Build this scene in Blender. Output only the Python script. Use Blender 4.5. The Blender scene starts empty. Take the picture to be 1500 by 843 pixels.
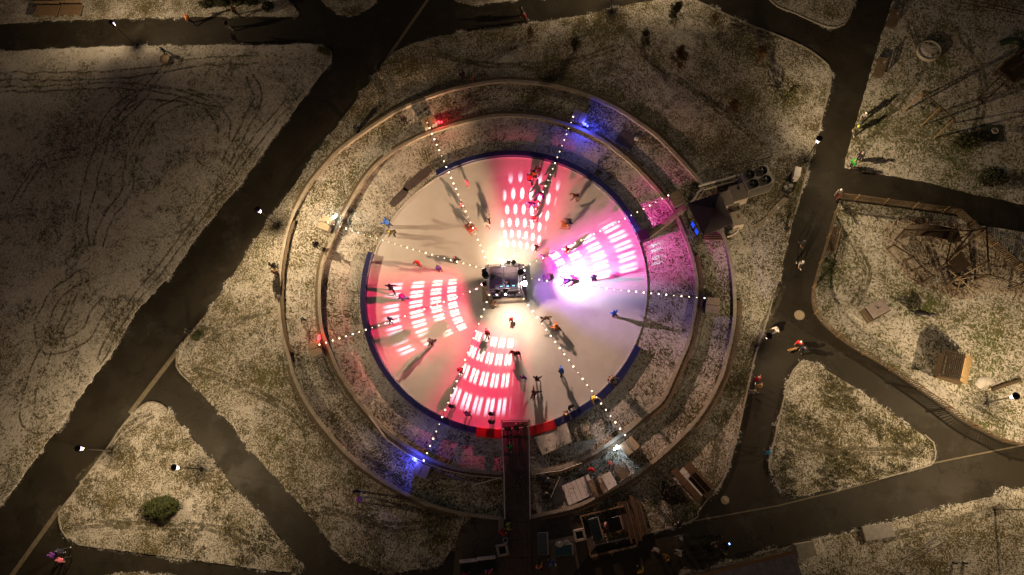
AMB = 0.016
import bpy, bmesh, math, random
from mathutils import Vector, Matrix, noise as mnoise
R = math.radians
rnd = random.Random(7)
sc = bpy.context.scene
COL = sc.collection

# ------------------------------------------------------------------ camera geometry
F, HC = 1050.0, 68.0                       # focal length in photo pixels, flying height in metres
NX, NY = 880.0, 720.0                      # where the plumb line below the drone meets the picture
d_ = Vector(((NX-750)/F, -(NY-421.5)/F, -1)).normalized()
Zw = -d_
Xw = Vector((1, 0, 0)); Xw = (Xw - Xw.dot(Zw)*Zw).normalized()
Yw = Zw.cross(Xw)
ROT = Matrix((Xw, Yw, Zw))                 # camera axes -> world axes
def G(px, py, z=0.0):
    """the place in the world, z metres above the ground, seen at that spot of the photograph"""
    v = ROT @ Vector(((px-750)/F, -(py-421.5)/F, -1))
    t = (z-HC)/v.z
    return Vector((v.x*t, v.y*t, z))
cd = bpy.data.cameras.new('camera'); cam = bpy.data.objects.new('camera', cd); COL.objects.link(cam)
cd.sensor_width = 36; cd.lens = 36*F/1500; cd.clip_end = 3000; cd.clip_start = 1
m4 = ROT.to_4x4(); m4.translation = Vector((0, 0, HC)); cam.matrix_world = m4
sc.camera = cam
RC = Vector((-8.89, 19.62, 0)); RR = 13.95  # rink centre and radius

# ------------------------------------------------------------------ materials
class NT:
    def __init__(s, nt): s.nt = nt
    def n(s, t, **k):
        x = s.nt.nodes.new(t)
        for a, b in k.items(): setattr(x, a, b)
        return x
    def l(s, a, b): s.nt.links.new(a, b)
    def val(s, inp, v):
        if isinstance(v, bpy.types.NodeSocket): s.l(v, inp)
        else: inp.default_value = v
    def math(s, op, a, b=None, c=None, clamp=False):
        x = s.n('ShaderNodeMath', operation=op, use_clamp=clamp)
        s.val(x.inputs[0], a)
        if b is not None: s.val(x.inputs[1], b)
        if c is not None: s.val(x.inputs[2], c)
        return x.outputs[0]
    def sstep(s, v, a, b):
        x = s.n('ShaderNodeMapRange', interpolation_type='SMOOTHSTEP')
        s.val(x.inputs[0], v); s.val(x.inputs[1], a); s.val(x.inputs[2], b)
        return x.outputs[0]
    def noise(s, vec, scale, detail=3, rough=.55, dist=0):
        x = s.n('ShaderNodeTexNoise'); s.l(vec, x.inputs['Vector'])
        x.inputs['Scale'].default_value = scale; x.inputs['Detail'].default_value = detail
        x.inputs['Roughness'].default_value = rough; x.inputs['Distortion'].default_value = dist
        return x.outputs[0]
    def mix(s, f, a, b):
        x = s.n('ShaderNodeMix', data_type='RGBA'); s.val(x.inputs[0], f)
        for i, c in ((6, a), (7, b)):
            if isinstance(c, bpy.types.NodeSocket): s.l(c, x.inputs[i])
            else: x.inputs[i].default_value = (*c, 1)
        return x.outputs[2]
def newmat(name):
    m = bpy.data.materials.new(name); m.use_nodes = True
    nt = NT(m.node_tree); b = m.node_tree.nodes['Principled BSDF']
    return m, nt, b
CACHE = {}
def pm(name, col, rough=.6, var=.25, scale=6, metal=0, bump=0):
    """painted / fabric / timber surfaces: one colour broken up by two noises"""
    if name in CACHE: return CACHE[name]
    m, t, b = newmat(name)
    tc = t.n('ShaderNodeTexCoord').outputs['Object']
    n = t.noise(tc, scale, 4, .6); n2 = t.noise(tc, scale*5, 2)
    f = t.math('ADD', t.math('MULTIPLY', n, .7), t.math('MULTIPLY', n2, .3))
    lo = [c*(1-var) for c in col]; hi = [min(1, c*(1+var)) for c in col]
    t.l(t.mix(t.sstep(f, .3, .7), lo, hi), b.inputs['Base Color'])
    b.inputs['Roughness'].default_value = rough; b.inputs['Metallic'].default_value = metal
    if bump:
        x = t.n('ShaderNodeBump'); x.inputs['Strength'].default_value = bump; x.inputs['Distance'].default_value = .03
        t.l(n2, x.inputs['Height']); t.l(x.outputs[0], b.inputs['Normal'])
    CACHE[name] = m; return m
def wood(name, col, snow=0.0, scale=9):
    if name in CACHE: return CACHE[name]
    m, t, b = newmat(name)
    tc = t.n('ShaderNodeTexCoord').outputs['Object']
    mp = t.n('ShaderNodeMapping'); t.l(tc, mp.inputs[0]); mp.inputs['Scale'].default_value = (1, 1, 1)
    n = t.noise(mp.outputs[0], scale, 5, .65, .6); n2 = t.noise(tc, 1.3, 3)
    c = t.mix(t.sstep(n, .35, .65), [k*.65 for k in col], [k*1.25 for k in col])
    c = t.mix(t.math('MULTIPLY', n2, .5), c, [k*.6 for k in col])
    if snow:
        s = t.sstep(t.math('ADD', t.math('MULTIPLY', n, .5), t.math('MULTIPLY', n2, .6)), .85-snow*.6, .95-snow*.6)
        c = t.mix(s, c, (.72, .72, .72))
    t.l(c, b.inputs['Base Color']); b.inputs['Roughness'].default_value = .75
    CACHE[name] = m; return m
def glow(name, col, s, clear=False):
    if name in CACHE: return CACHE[name]
    m = bpy.data.materials.new(name); m.use_nodes = True; nt = m.node_tree; nt.nodes.clear(); t = NT(nt)
    o = t.n('ShaderNodeOutputMaterial'); e = t.n('ShaderNodeEmission')
    e.inputs[0].default_value = (*col, 1); e.inputs[1].default_value = s
    if clear:                               # clear glass round a glowing filament: light passes it
        a = t.n('ShaderNodeAddShader'); tr = t.n('ShaderNodeBsdfTransparent')
        t.l(e.outputs[0], a.inputs[0]); t.l(tr.outputs[0], a.inputs[1]); t.l(a.outputs[0], o.inputs[0])
    else: t.l(e.outputs[0], o.inputs[0])
    m.cycles.emission_sampling = 'NONE'
    CACHE[name] = m; return m

def snow_mat(name, cover=.5, fine=5.5, macro=.25, polar=False, grass=(.088, .076, .032), aniso=2.2, ang=30, green=.0, bump=.5, snowc=(.66, .64, .61)):
    m, t, b = newmat(name)
    tc = t.n('ShaderNodeTexCoord').outputs['Object']
    if polar:
        mp = t.n('ShaderNodeMapping'); t.l(tc, mp.inputs[0]); mp.inputs['Location'].default_value = (-RC.x, -RC.y, 0)
        s = t.n('ShaderNodeSeparateXYZ'); t.l(mp.outputs[0], s.inputs[0])
        a = t.math('ARCTAN2', s.outputs[1], s.outputs[0])
        r = t.math('SQRT', t.math('ADD', t.math('POWER', s.outputs[0], 2), t.math('POWER', s.outputs[1], 2)))
        cb = t.n('ShaderNodeCombineXYZ'); t.val(cb.inputs[0], t.math('MULTIPLY', a, 17)); t.val(cb.inputs[1], r)
        vec = cb.outputs[0]
    else: vec = tc
    def an(angle, k):
        mp = t.n('ShaderNodeMapping'); t.l(vec, mp.inputs[0]); mp.inputs['Rotation'].default_value = (0, 0, R(angle))
        mp2 = t.n('ShaderNodeMapping'); t.l(mp.outputs[0], mp2.inputs[0]); mp2.inputs['Scale'].default_value = (1/k, 1, 1)
        return mp2.outputs[0]
    big = t.noise(tc, macro, 3, .6); mid = t.noise(tc, 1.1, 3, .6)
    a1 = t.noise(an(ang, aniso), fine, 3, .6, .9); a2 = t.noise(an(ang+75, aniso), fine*.85, 3, .6, .9)
    sel = t.sstep(t.noise(tc, .9, 2), .44, .56)
    x = t.n('ShaderNodeMix', data_type='FLOAT'); t.l(sel, x.inputs[0]); t.l(a1, x.inputs[2]); t.l(a2, x.inputs[3])
    sp = x.outputs[0]
    v = t.math('ADD', sp, t.math('MULTIPLY', t.math('SUBTRACT', big, .5), .46))
    v = t.math('ADD', v, t.math('MULTIPLY', t.math('SUBTRACT', mid, .5), .2))
    th = .5 + (cover-.5)*.5
    f = t.sstep(v, th-.045, th+.07)         # 0 = snow, 1 = bare grass
    half = t.sstep(v, th-.22, th+.04)        # thin snow with blades showing through
    g2 = t.mix(t.noise(tc, 9, 2), [k*.6 for k in grass], [k*1.6 for k in grass])
    if green:
        gp = t.sstep(t.noise(tc, .33, 3), .5, .62)
        g2 = t.mix(t.math('MULTIPLY', gp, green), g2, (.07, .10, .018))
    c = t.mix(t.math('MULTIPLY', half, .6), snowc, (.27, .25, .19))
    c = t.mix(f, c, g2)
    t.l(c, b.inputs['Base Color']); b.inputs['Roughness'].default_value = .85
    b.inputs['Specular IOR Level'].default_value = .15
    bp = t.n('ShaderNodeBump'); bp.inputs['Strength'].default_value = bump; bp.inputs['Distance'].default_value = .12
    t.l(t.math('ADD', t.math('MULTIPLY', v, 1.0), t.math('MULTIPLY', t.noise(tc, 14, 2), .25)), bp.inputs['Height'])
    t.l(bp.outputs[0], b.inputs['Normal'])
    return m

def asphalt_mat(name, col=(.05, .047, .04), dust=.5):
    m, t, b = newmat(name)
    tc = t.n('ShaderNodeTexCoord').outputs['Object']
    n1 = t.noise(tc, .35, 4, .6); n2 = t.noise(tc, 3, 4, .65); n3 = t.noise(tc, 22, 3, .6)
    c = t.mix(t.sstep(n1, .3, .7), [k*.92 for k in col], [k*1.12 for k in col])
    c = t.mix(t.math('MULTIPLY', n2, .35), c, [k*.55 for k in col])
    c = t.mix(t.sstep(n3, .45, .8), c, [k*1.9 for k in col])
    sp = t.sstep(t.math('ADD', t.math('MULTIPLY', n2, .45), t.math('ADD', t.math('MULTIPLY', n3, .45), t.math('MULTIPLY', n1, .25))), .76, .83)
    c = t.mix(t.math('MULTIPLY', sp, dust), c, (.5, .49, .46))
    vo = t.n('ShaderNodeTexVoronoi', feature='DISTANCE_TO_EDGE'); vo.inputs['Scale'].default_value = .16
    wv = t.n('ShaderNodeVectorMath', operation='ADD'); t.l(tc, wv.inputs[0]); nn = t.n('ShaderNodeTexNoise'); nn.inputs['Scale'].default_value = .9; t.l(tc, nn.inputs['Vector']); sv = t.n('ShaderNodeVectorMath', operation='SCALE'); t.l(nn.outputs[1], sv.inputs[0]); sv.inputs[3].default_value = 2.2; t.l(sv.outputs[0], wv.inputs[1]); t.l(wv.outputs[0], vo.inputs['Vector'])
    c = t.mix(t.math('MULTIPLY', t.sstep(vo.outputs[0], .012, .004), .7), c, [k*.35 for k in col])
    fr = t.sstep(t.math('ADD', t.noise(tc, .22, 4, .7), t.math('MULTIPLY', n2, .3)), .70, .86)   # thin frost
    c = t.mix(t.math('MULTIPLY', fr, t.math('MULTIPLY', t.sstep(n3, .35, .7), .18)), c, (.3, .29, .26))
    t.l(c, b.inputs['Base Color'])
    wet = t.sstep(n1, .42, .6)
    t.val(b.inputs['Roughness'], t.math('ADD', .62, t.math('MULTIPLY', wet, .2)))
    bp = t.n('ShaderNodeBump'); bp.inputs['Strength'].default_value = .3; bp.inputs['Distance'].default_value = .02
    t.l(n3, bp.inputs['Height']); t.l(bp.outputs[0], b.inputs['Normal'])
    return m

# ------------------------------------------------------------------ mesh helpers
def link(name, me, parent=None, m=None):
    o = bpy.data.objects.new(name, me); COL.objects.link(o)
    if parent: o.parent = parent
    if m: o.data.materials.append(m)
    return o
def thing(name, label, cat, loc=(0, 0, 0), rz=0.0, group=None):
    o = bpy.data.objects.new(name, None); COL.objects.link(o)
    o.location = loc; o.rotation_euler = (0, 0, rz); o.empty_display_size = .2
    o['label'] = label; o['category'] = cat
    if group: o['group'] = group
    return o
def tag(o, label, cat, group=None):
    o['label'] = label; o['category'] = cat
    if group: o['group'] = group
    return o
class MB:
    def __init__(s): s.b = bmesh.new()
    def box(s, c, size, rz=0, bev=0, tilt=None):
        g = bmesh.ops.create_cube(s.b, size=1)['verts']
        M = Matrix.Translation(Vector(c)) @ Matrix.Rotation(rz, 4, 'Z')
        if tilt: M = M @ Matrix.Rotation(tilt[0], 4, 'X') @ Matrix.Rotation(tilt[1], 4, 'Y')
        M = M @ Matrix.Diagonal((*size, 1))
        bmesh.ops.transform(s.b, matrix=M, verts=g)
        if bev:
            es = list({e for v in g for e in v.link_edges})
            bmesh.ops.bevel(s.b, geom=es, offset=bev, segments=1, affect='EDGES')
        return s
    def cyl(s, p, q, r0, r1=None, n=10, cap=True):
        p, q = Vector(p), Vector(q); r1 = r0 if r1 is None else r1
        ax = q-p; L = ax.length
        g = bmesh.ops.create_cone(s.b, cap_ends=cap, segments=n, radius1=r0, radius2=r1, depth=L)['verts']
        M = Matrix.Translation((p+q)/2) @ ax.to_track_quat('Z', 'Y').to_matrix().to_4x4()
        bmesh.ops.transform(s.b, matrix=M, verts=g); return s
    def sph(s, c, r, sub=2, scale=(1, 1, 1), M=None):
        g = bmesh.ops.create_icosphere(s.b, subdivisions=sub, radius=r)['verts']
        T = Matrix.Translation(Vector(c)) @ (M or Matrix.Identity(4)) @ Matrix.Diagonal((*scale, 1))
        bmesh.ops.transform(s.b, matrix=T, verts=g); return s
    def tube(s, pts, r, n=6, close=False):
        for a, b in zip(pts[:-1], pts[1:]): s.cyl(a, b, r, n=n)
        return s
    def lathe(s, prof, n=20, c=(0, 0, 0), a0=0, a1=2*math.pi):
        full = abs(a1-a0) > 6.28
        k = n if full else n+1
        rings = []
        for (r, z) in prof:
            rings.append([s.b.verts.new((c[0]+r*math.cos(a0+(a1-a0)*i/n), c[1]+r*math.sin(a0+(a1-a0)*i/n), c[2]+z)) for i in range(k)])
        for A, B in zip(rings[:-1], rings[1:]):
            for i in range(n):
                j = (i+1) % k
                try: s.b.faces.new((A[i], A[j], B[j], B[i]))
                except ValueError: pass
        return s
    def prism(s, pts, z0, z1):
        top = [s.b.verts.new((p[0], p[1], z1)) for p in pts]; bot = [s.b.verts.new((p[0], p[1], z0)) for p in pts]
        f = s.b.faces.new(top); f.normal_update()
        if f.normal.z < 0: f.normal_flip()
        n = len(pts)
        for i in range(n):
            j = (i+1) % n; s.b.faces.new((top[i], top[j], bot[j], bot[i]))
        return s
    def sweep(s, path, prof, close=False):
        """prof: (offset to the left, z) pairs, swept along an xy path"""
        n = len(path); rings = []
        for i in range(n):
            a = path[i-1] if (i > 0 or close) else path[i]
            b = path[(i+1) % n] if (i < n-1 or close) else path[i]
            d = Vector((b[0]-a[0], b[1]-a[1], 0)).normalized(); nl = Vector((-d.y, d.x, 0))
            rings.append([s.b.verts.new((path[i][0]+nl.x*o, path[i][1]+nl.y*o, z)) for o, z in prof])
        m = len(prof)
        for i in range(n if close else n-1):
            A, B = rings[i], rings[(i+1) % n]
            for j in range(m):
                k = (j+1) % m; s.b.faces.new((A[j], A[k], B[k], B[j]))
        if not close:
            s.b.faces.new(rings[0]); s.b.faces.new(rings[-1][::-1])
        return s
    def build(s, name, m=None, parent=None, smooth=False):
        bmesh.ops.recalc_face_normals(s.b, faces=s.b.faces)
        me = bpy.data.meshes.new(name); s.b.to_mesh(me); s.b.free()
        if smooth:
            for p in me.polygons: p.use_smooth = True
        return link(name, me, parent, m)
def cr(pts, step=.5, close=False):
    """Catmull-Rom through points, resampled"""
    P = [Vector(p) for p in pts]; n = len(P); out = []
    rng = range(n if close else n-1)
    for i in rng:
        p0 = P[i-1] if (i > 0 or close) else P[0]; p1 = P[i]; p2 = P[(i+1) % n]
        p3 = P[(i+2) % n] if (i < n-2 or close) else P[-1]
        k = max(1, int((p2-p1).length/step))
        for j in range(k):
            t = j/k
            out.append(.5*((2*p1)+(-p0+p2)*t+(2*p0-5*p1+4*p2-p3)*t*t+(-p0+3*p1-3*p2+p3)*t**3))
    if not close: out.append(P[-1])
    return out
def pxpath(L, step=.5, z=0, close=False): return cr([G(x, y, z) for x, y in L], step, close)
def lin(pts, step=.35, close=True):
    out = []; n = len(pts)
    for i in range(n if close else n-1):
        a, b = Vector(pts[i]), Vector(pts[(i+1) % n]); k = max(1, int((b-a).length/step)) if (b-a).length < 80 else 4
        for j in range(k): out.append(a.lerp(b, j/k))
    if not close: out.append(Vector(pts[-1]))
    return out
def structure(o): o['kind'] = 'structure'; return o
def aim(o, direction, up):
    """orient o so that its -Z looks along direction and its Y leans to up"""
    z = -Vector(direction).normalized(); y = Vector(up); y = (y-y.dot(z)*z).normalized(); x = y.cross(z)
    M = Matrix((x, y, z)).transposed().to_4x4(); M.translation = o.location; o.matrix_world = M
# ================================================================== THE SETTING
M_ASPH = asphalt_mat('asphalt', (.019, .0155, .0085), .4)
M_DARKPAVE = asphalt_mat('dark_paving', (.085, .07, .06), .3)
M_SNOW_SMOOTH = snow_mat('snow_smooth', cover=.63, fine=10, macro=.11, aniso=2.2, ang=60, bump=.3)
M_SNOW_LAWN = snow_mat('snow_lawn', cover=.46, fine=11.5, macro=.16, aniso=1.8, green=.25, bump=.8)
M_SNOW_TRI = snow_mat('snow_triangle', cover=.50, fine=12, macro=.2, aniso=1.8, ang=10, bump=.8)
M_SNOW_PLAY = snow_mat('snow_playground', cover=.50, fine=8, macro=.16, aniso=1.6, green=.6, bump=.4, grass=(.10, .10, .045))
M_SLOPE = snow_mat('snow_slope', cover=.62, fine=8.5, macro=.25, polar=True, aniso=2.6, ang=0, bump=1.0)
M_TERR = snow_mat('snow_terrace', cover=.50, fine=9.5, macro=.25, polar=True, aniso=2.0, ang=0, green=.35, bump=.7)
M_KERB = pm('kerb_stone', (.30, .28, .24), .8, .3, 3)
M_CONC = pm('pale_concrete', (.34, .31, .26), .8, .22, 2.2, bump=.2)
M_PLANK = wood('bench_planks', (.16, .115, .07))

structure(MB().prism([(-900, -900), (900, -900), (900, 900), (-900, 900)], -1, 0).build('ground', M_ASPH))

def spill_mat():
    m, t, b = newmat('snow_spill')
    tc = t.n('ShaderNodeTexCoord').outputs['Object']
    at = t.n('ShaderNodeAttribute'); at.attribute_name = 'fade'
    n = t.noise(tc, 5.5, 4, .7, .8); n2 = t.noise(tc, .55, 3)
    b.inputs['Base Color'].default_value = (.62, .61, .58, 1); b.inputs['Roughness'].default_value = .85
    v = t.math('ADD', t.math('ADD', n, t.math('MULTIPLY', t.math('SUBTRACT', n2, .5), 1.1)), t.math('MULTIPLY', at.outputs['Fac'], .34))
    t.val(b.inputs['Alpha'], t.math('MULTIPLY', t.sstep(v, .78, .92), .8))
    return m
M_SPILL = spill_mat()
def spill(out, z=.012, w=.6):
    """snow trodden off the lawn on to the path along its edge"""
    me = bmesh.new(); n = len(out); ar = sum(out[i].x*out[(i+1) % n].y-out[(i+1) % n].x*out[i].y for i in range(n)); sg = 1 if ar > 0 else -1
    va = [me.verts.new((p.x, p.y, z)) for p in out]; vb = []
    for i, p in enumerate(out):
        d = (out[(i+2) % n]-out[i-2]); d = Vector((d.y, -d.x, 0)).normalized()*sg if d.length > 1e-6 else Vector()
        q = p+d*w; vb.append(me.verts.new((q.x, q.y, z)))
    for i in range(n): me.faces.new((va[i], vb[i], vb[(i+1) % n], va[(i+1) % n]))
    m = bpy.data.meshes.new('snow_spill'); me.to_mesh(m); me.free()
    a = m.attributes.new('fade', 'FLOAT', 'POINT')
    for i in range(n): a.data[i].value = 1.0
    return structure(link('snow_spill', m, None, M_SPILL))
def lawn(name, px, m, jit=.10, z=.06, step=.3):
    pts = [G(x, y) for x, y in px]
    L = lin(pts, step); out = []
    jit *= .55
    for i, p in enumerate(L):
        d = (L[(i+1) % len(L)]-L[i-1]); d = Vector((-d.y, d.x, 0)); d = d.normalized() if d.length > 1e-6 else d
        k = mnoise.noise(p*1.9)*jit*1.6 + rnd.uniform(-jit, jit)*.5
        out.append(p+d*k)
    if name.startswith('snowy'): spill(out)
    return structure(MB().prism(out, -.02, z).build(name, m))
LAWN_A = [(-700, 60), (0, 76), (110, 71), (200, 68), (330, 66.5), (400, 67), (450, 65), (472, 67), (484, 73), (487, 82), (484, 92), (471, 109), (423, 173), (386, 221), (373, 243), (293, 341), (253, 400), (197, 459), (171, 507), (125, 571), (91, 620), (53, 671), (22, 714), (-2, 745), (-300, 1130), (-900, 1130)]
lawn('snowy_lawn_west', LAWN_A, M_SNOW_SMOOTH, .16)
lawn('snowy_lawn_north_west', [(-700, 52), (0, 36), (60, 31), (129, 29), (250, 25), (370, 24.5), (430, 25), (437, 22), (436, 16), (421, 0), (330, -140), (250, -300), (-700, -300)], M_SNOW_TRI, .07)
lawn('snowy_lawn_north', [(430, -120), (471, 0), (476, 7), (485, 13), (497, 20), (511, 24), (524, 22), (535, 15), (545, 8), (551, 0), (600, -120)], M_SNOW_TRI, .06)
lawn('snowy_lawn_north_strip', [(640, -160), (664, 0), (672, 4), (685, 7), (717, 5), (751, 1), (850, -10), (930, -30), (860, -160)], M_SNOW_TRI, .06)
LAWN_E = [(263, 507), (280, 488), (315, 443), (344, 400), (370, 357), (394, 323), (423, 283), (463, 227), (552, 107), (560, 94), (578, 77), (605, 64), (650, 53), (703, 44), (740, 39), (777, 35), (820, 29), (857, 23), (897, 13), (925, 7), (953, 2), (975, -3), (995, -5), (1017, 0), (1060, 20), (1105, 40), (1140, 53), (1180, 71), (1204, 88), (1213, 96), (1217, 106), (1217, 116), (1216, 128), (1207, 160), (1199, 192), (1188, 229), (1177, 269), (1164, 315), (1153, 360), (1142, 410), (1132, 437), (1124, 467), (1113, 500), (1105, 525), (1099, 552), (1084, 621), (1079, 640), (1072, 668), (1065, 690), (1054, 712), (1036, 732), (1022, 750), (1007, 766), (871, 799), (860, 760), (830, 750), (776, 747), (735, 747), (693, 757), (674, 775), (668, 800), (640, 830), (600, 836), (567, 841), (530, 830), (498, 813), (463, 767), (423, 719), (370, 664), (341, 624), (307, 589), (280, 560), (266, 546), (260, 536), (259, 521)]
lawn('snowy_lawn_centre', LAWN_E, M_SNOW_LAWN, .10)
LAWN_F = [(226, 590), (217, 591), (208, 596), (184, 620), (157, 658), (120, 709), (93, 743), (88, 752), (88, 762), (91, 775), (101, 789), (115, 799), (187, 808), (293, 822), (400, 837), (430, 839), (440, 837), (442, 831), (437, 822), (405, 783), (373, 746), (347, 719), (309, 674), (259, 617), (245, 600), (237, 593)]
lawn('snowy_lawn_south_west', LAWN_F, M_SNOW_TRI, .07)
LAWN_G = [(1184, 531), (1172, 533), (1164, 542), (1156, 560), (1145, 603), (1140, 626), (1133, 655), (1128, 675), (1128, 685), (1133, 697), (1145, 716), (1153, 724), (1163, 728), (1180, 725), (1228, 714), (1287, 701), (1348, 685), (1362, 681), (1368, 673), (1369, 662), (1366, 649), (1353, 638), (1324, 619), (1287, 592), (1247, 565), (1207, 541), (1196, 533)]
lawn('snowy_lawn_south_east', LAWN_G, M_SNOW_LAWN, .06)
LAWN_N = [(1090, -60), (1129, 3), (1164, 19), (1200, 35), (1212, 39), (1224, 40), (1236, 35), (1243, 25), (1252, 0), (1268, -60)]
lawn('snowy_lawn_far_north_east', LAWN_N, M_SNOW_TRI, .06)
LAWN_H = [(1325, -60), (1308, 0), (1292, 48), (1273, 112), (1263, 149), (1249, 195), (1239, 232), (1237, 247), (1265, 252), (1319, 261), (1367, 270), (1420, 284), (1500, 300), (1900, 390), (2300, -60)]
lawn('playground_lawn_north', LAWN_H, M_SNOW_PLAY, .10)
LAWN_I = [(1230, 294), (1300, 303), (1399, 317), (1433, 330), (1500, 341), (1900, 420), (2000, 720), (1500, 651), (1468, 645), (1433, 628), (1412, 617), (1367, 584), (1295, 537), (1249, 510), (1214, 482), (1195, 461), (1189, 435), (1196, 402), (1211, 357), (1223, 312)]
lawn('playground_lawn_south', LAWN_I, M_SNOW_PLAY, .05)
lawn('snowy_lawn_far_south_east', [(2000, 590), (1500, 713), (1444, 730), (1393, 741), (1361, 749), (1300, 765), (1260, 778), (1201, 789), (1170, 796), (1000, 842), (900, 1000), (2000, 1000)], M_SNOW_TRI, .12)
lawn('snowy_lawn_far_south', [(0, 900), (60, 880), (187, 838), (300, 850), (420, 866), (520, 900), (520, 1000), (0, 1000)], M_SNOW_TRI, .1)

# kerbs that show as a pale line
def kerb(px, name='kerb', w=.13, h=.11):
    p = pxpath(px, .6); return structure(MB().sweep(p, [(-w/2, 0), (-w/2, h), (w/2, h), (w/2, 0)]).build(name, M_KERB))
kerb([(1017, 0), (1060, 20), (1105, 40), (1140, 53), (1180, 71), (1204, 88), (1213, 96), (1217, 106), (1217, 116), (1216, 128), (1207, 160), (1199, 192), (1188, 229), (1177, 269), (1164, 315)])
kerb([(1132, 437), (1124, 467), (1113, 500), (1105, 525), (1099, 552), (1084, 621), (1079, 640), (1072, 668), (1065, 690), (1054, 712), (1036, 732), (1022, 750), (1007, 766), (871, 799)])
kerb([(245, 600), (237, 593), (226, 589), (217, 590), (208, 595), (184, 619), (157, 657), (120, 708), (93, 742), (87, 752), (87, 762), (90, 775), (100, 790)])
kerb([(1184, 530), (1172, 532), (1163, 542), (1155, 560), (1144, 603), (1139, 626), (1132, 655), (1127, 675), (1127, 685), (1132, 697)])
kerb([(1287, 702), (1348, 686), (1363, 681.5), (1369, 673), (1370, 662), (1367, 649), (1354, 637)])
kerb([(259, 521), (259, 537), (265, 547), (280, 561)])
kerb([(1090, -60), (1129, 2), (1164, 20), (1200, 36), (1212, 40), (1224, 41), (1237, 36), (1244, 25), (1253, 0)], w=.1)
# flush paving strips that carry the kerb line on across the junctions
def strip(px, w, name='paving_strip', m=None, z=.006):
    p = lin([G(x, y) for x, y in px], 1.0, False)
    return structure(MB().sweep(p, [(-w/2, -.01), (-w/2, z), (w/2, z), (w/2, -.01)]).build(name, m or M_STRIP))
M_STRIP = pm('strip_stone', (.17, .145, .10), .85, .25, 2.5)
strip([(632, -8), (600, 38), (558, 98)], .34); strip([(262, 512), (190, 606)], .5); strip([(90, 742), (14, 848)], .48)
strip([(1008, 765), (1140, 741), (1230, 719), (1288, 703)], .1); strip([(1366, 679), (1440, 664), (1502, 652)], .12)
strip([(22, 712), (3, 741)], .2)
# trodden dirt and dark matting by the entrance
lawn('trampled_ground', [(668, 792), (676, 770), (700, 754), (735, 744), (776, 744), (835, 750), (866, 775), (872, 801), (840, 842), (780, 858), (690, 852), (664, 842)], M_DARKPAVE, .1, z=.045)

# tyre tracks pressed into the snow of the west lawn
def track_mat():
    m, t, b = newmat('tyre_track')
    tc = t.n('ShaderNodeTexCoord').outputs['Object']
    n = t.noise(tc, 2.3, 4, .7); n2 = t.noise(tc, .5, 2)
    c = t.mix(t.noise(tc, 8, 2), (.07, .066, .035), (.2, .18, .12)); t.l(c, b.inputs['Base Color'])
    t.val(b.inputs['Alpha'], t.math('MULTIPLY', t.sstep(t.math('ADD', n, t.math('MULTIPLY', n2, .5)), .56, .95), .42))
    b.inputs['Roughness'].default_value = .9
    return m
M_TRACK = track_mat()
def track(px, gap=.75, w=.24):
    p0 = pxpath(px, .4)
    mb = MB()
    for o in (-gap, gap):
        p = [q+Vector((mnoise.noise(q*.6+Vector((o*9, 0, 0))), mnoise.noise(q*.6+Vector((5, o*9, 0))), 0))*.28 for q in p0]
        mb.sweep(p, [(o-w/2, .061), (o-w/2, .066), (o+w/2, .066), (o+w/2, .061)])
    structure(mb.build('tyre_track', M_TRACK))
track([(128, 402), (85, 430), (66, 462), (62, 490), (72, 508), (95, 506), (125, 490), (145, 458), (160, 435)])
track([(70, 512), (48, 560), (40, 600), (48, 621), (62, 624), (78, 615)])
track([(110, 428), (95, 470), (78, 500)], .35)
track([(160, 190), (200, 150), (232, 110), (243, 100)], .5)
track([(120, 370), (120, 330), (130, 280), (148, 215), (165, 170), (210, 140), (260, 140), (300, 150), (325, 175), (330, 210)])
track([(143, 360), (160, 318), (186, 280), (190, 240), (212, 190), (240, 160), (290, 146), (330, 152)], .6)
track([(330, 240), (372, 160), (378, 140), (366, 110)], .5)
track([(145, 530), (190, 450), (235, 395), (290, 320), (340, 255), (385, 195), (440, 130)], .45)
track([(0, 112), (120, 112), (210, 106), (290, 92), (380, 88)], .5)
track([(0, 132), (80, 130), (150, 126), (240, 132), (300, 150)], .35)
track([(20, 300), (60, 240), (110, 225)], .4)

# trodden lines across the other lawns
for px_ in ([(100, 772), (160, 768), (240, 772), (320, 775), (365, 790)], [(112, 705), (150, 668), (190, 628), (226, 606)], [(300, 500), (352, 470), (395, 455)], [(470, 745), (520, 760), (590, 772), (660, 762)],
            [(905, 40), (960, 95), (1040, 150), (1120, 215)], [(640, 80), (720, 96), (830, 92), (900, 70)], [(1146, 420), (1110, 500), (1060, 620), (1040, 700)], [(1150, 640), (1210, 660), (1300, 662), (1350, 668)], [(1240, 340), (1270, 400), (1250, 450)], [(1290, 790), (1370, 770), (1470, 745)], [(1330, 30), (1350, 100), (1300, 170), (1262, 225)], [(1400, 40), (1440, 120), (1420, 230)], [(280, 540), (340, 560), (420, 600), (450, 640)]):
    track(px_, .22, .34)

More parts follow.
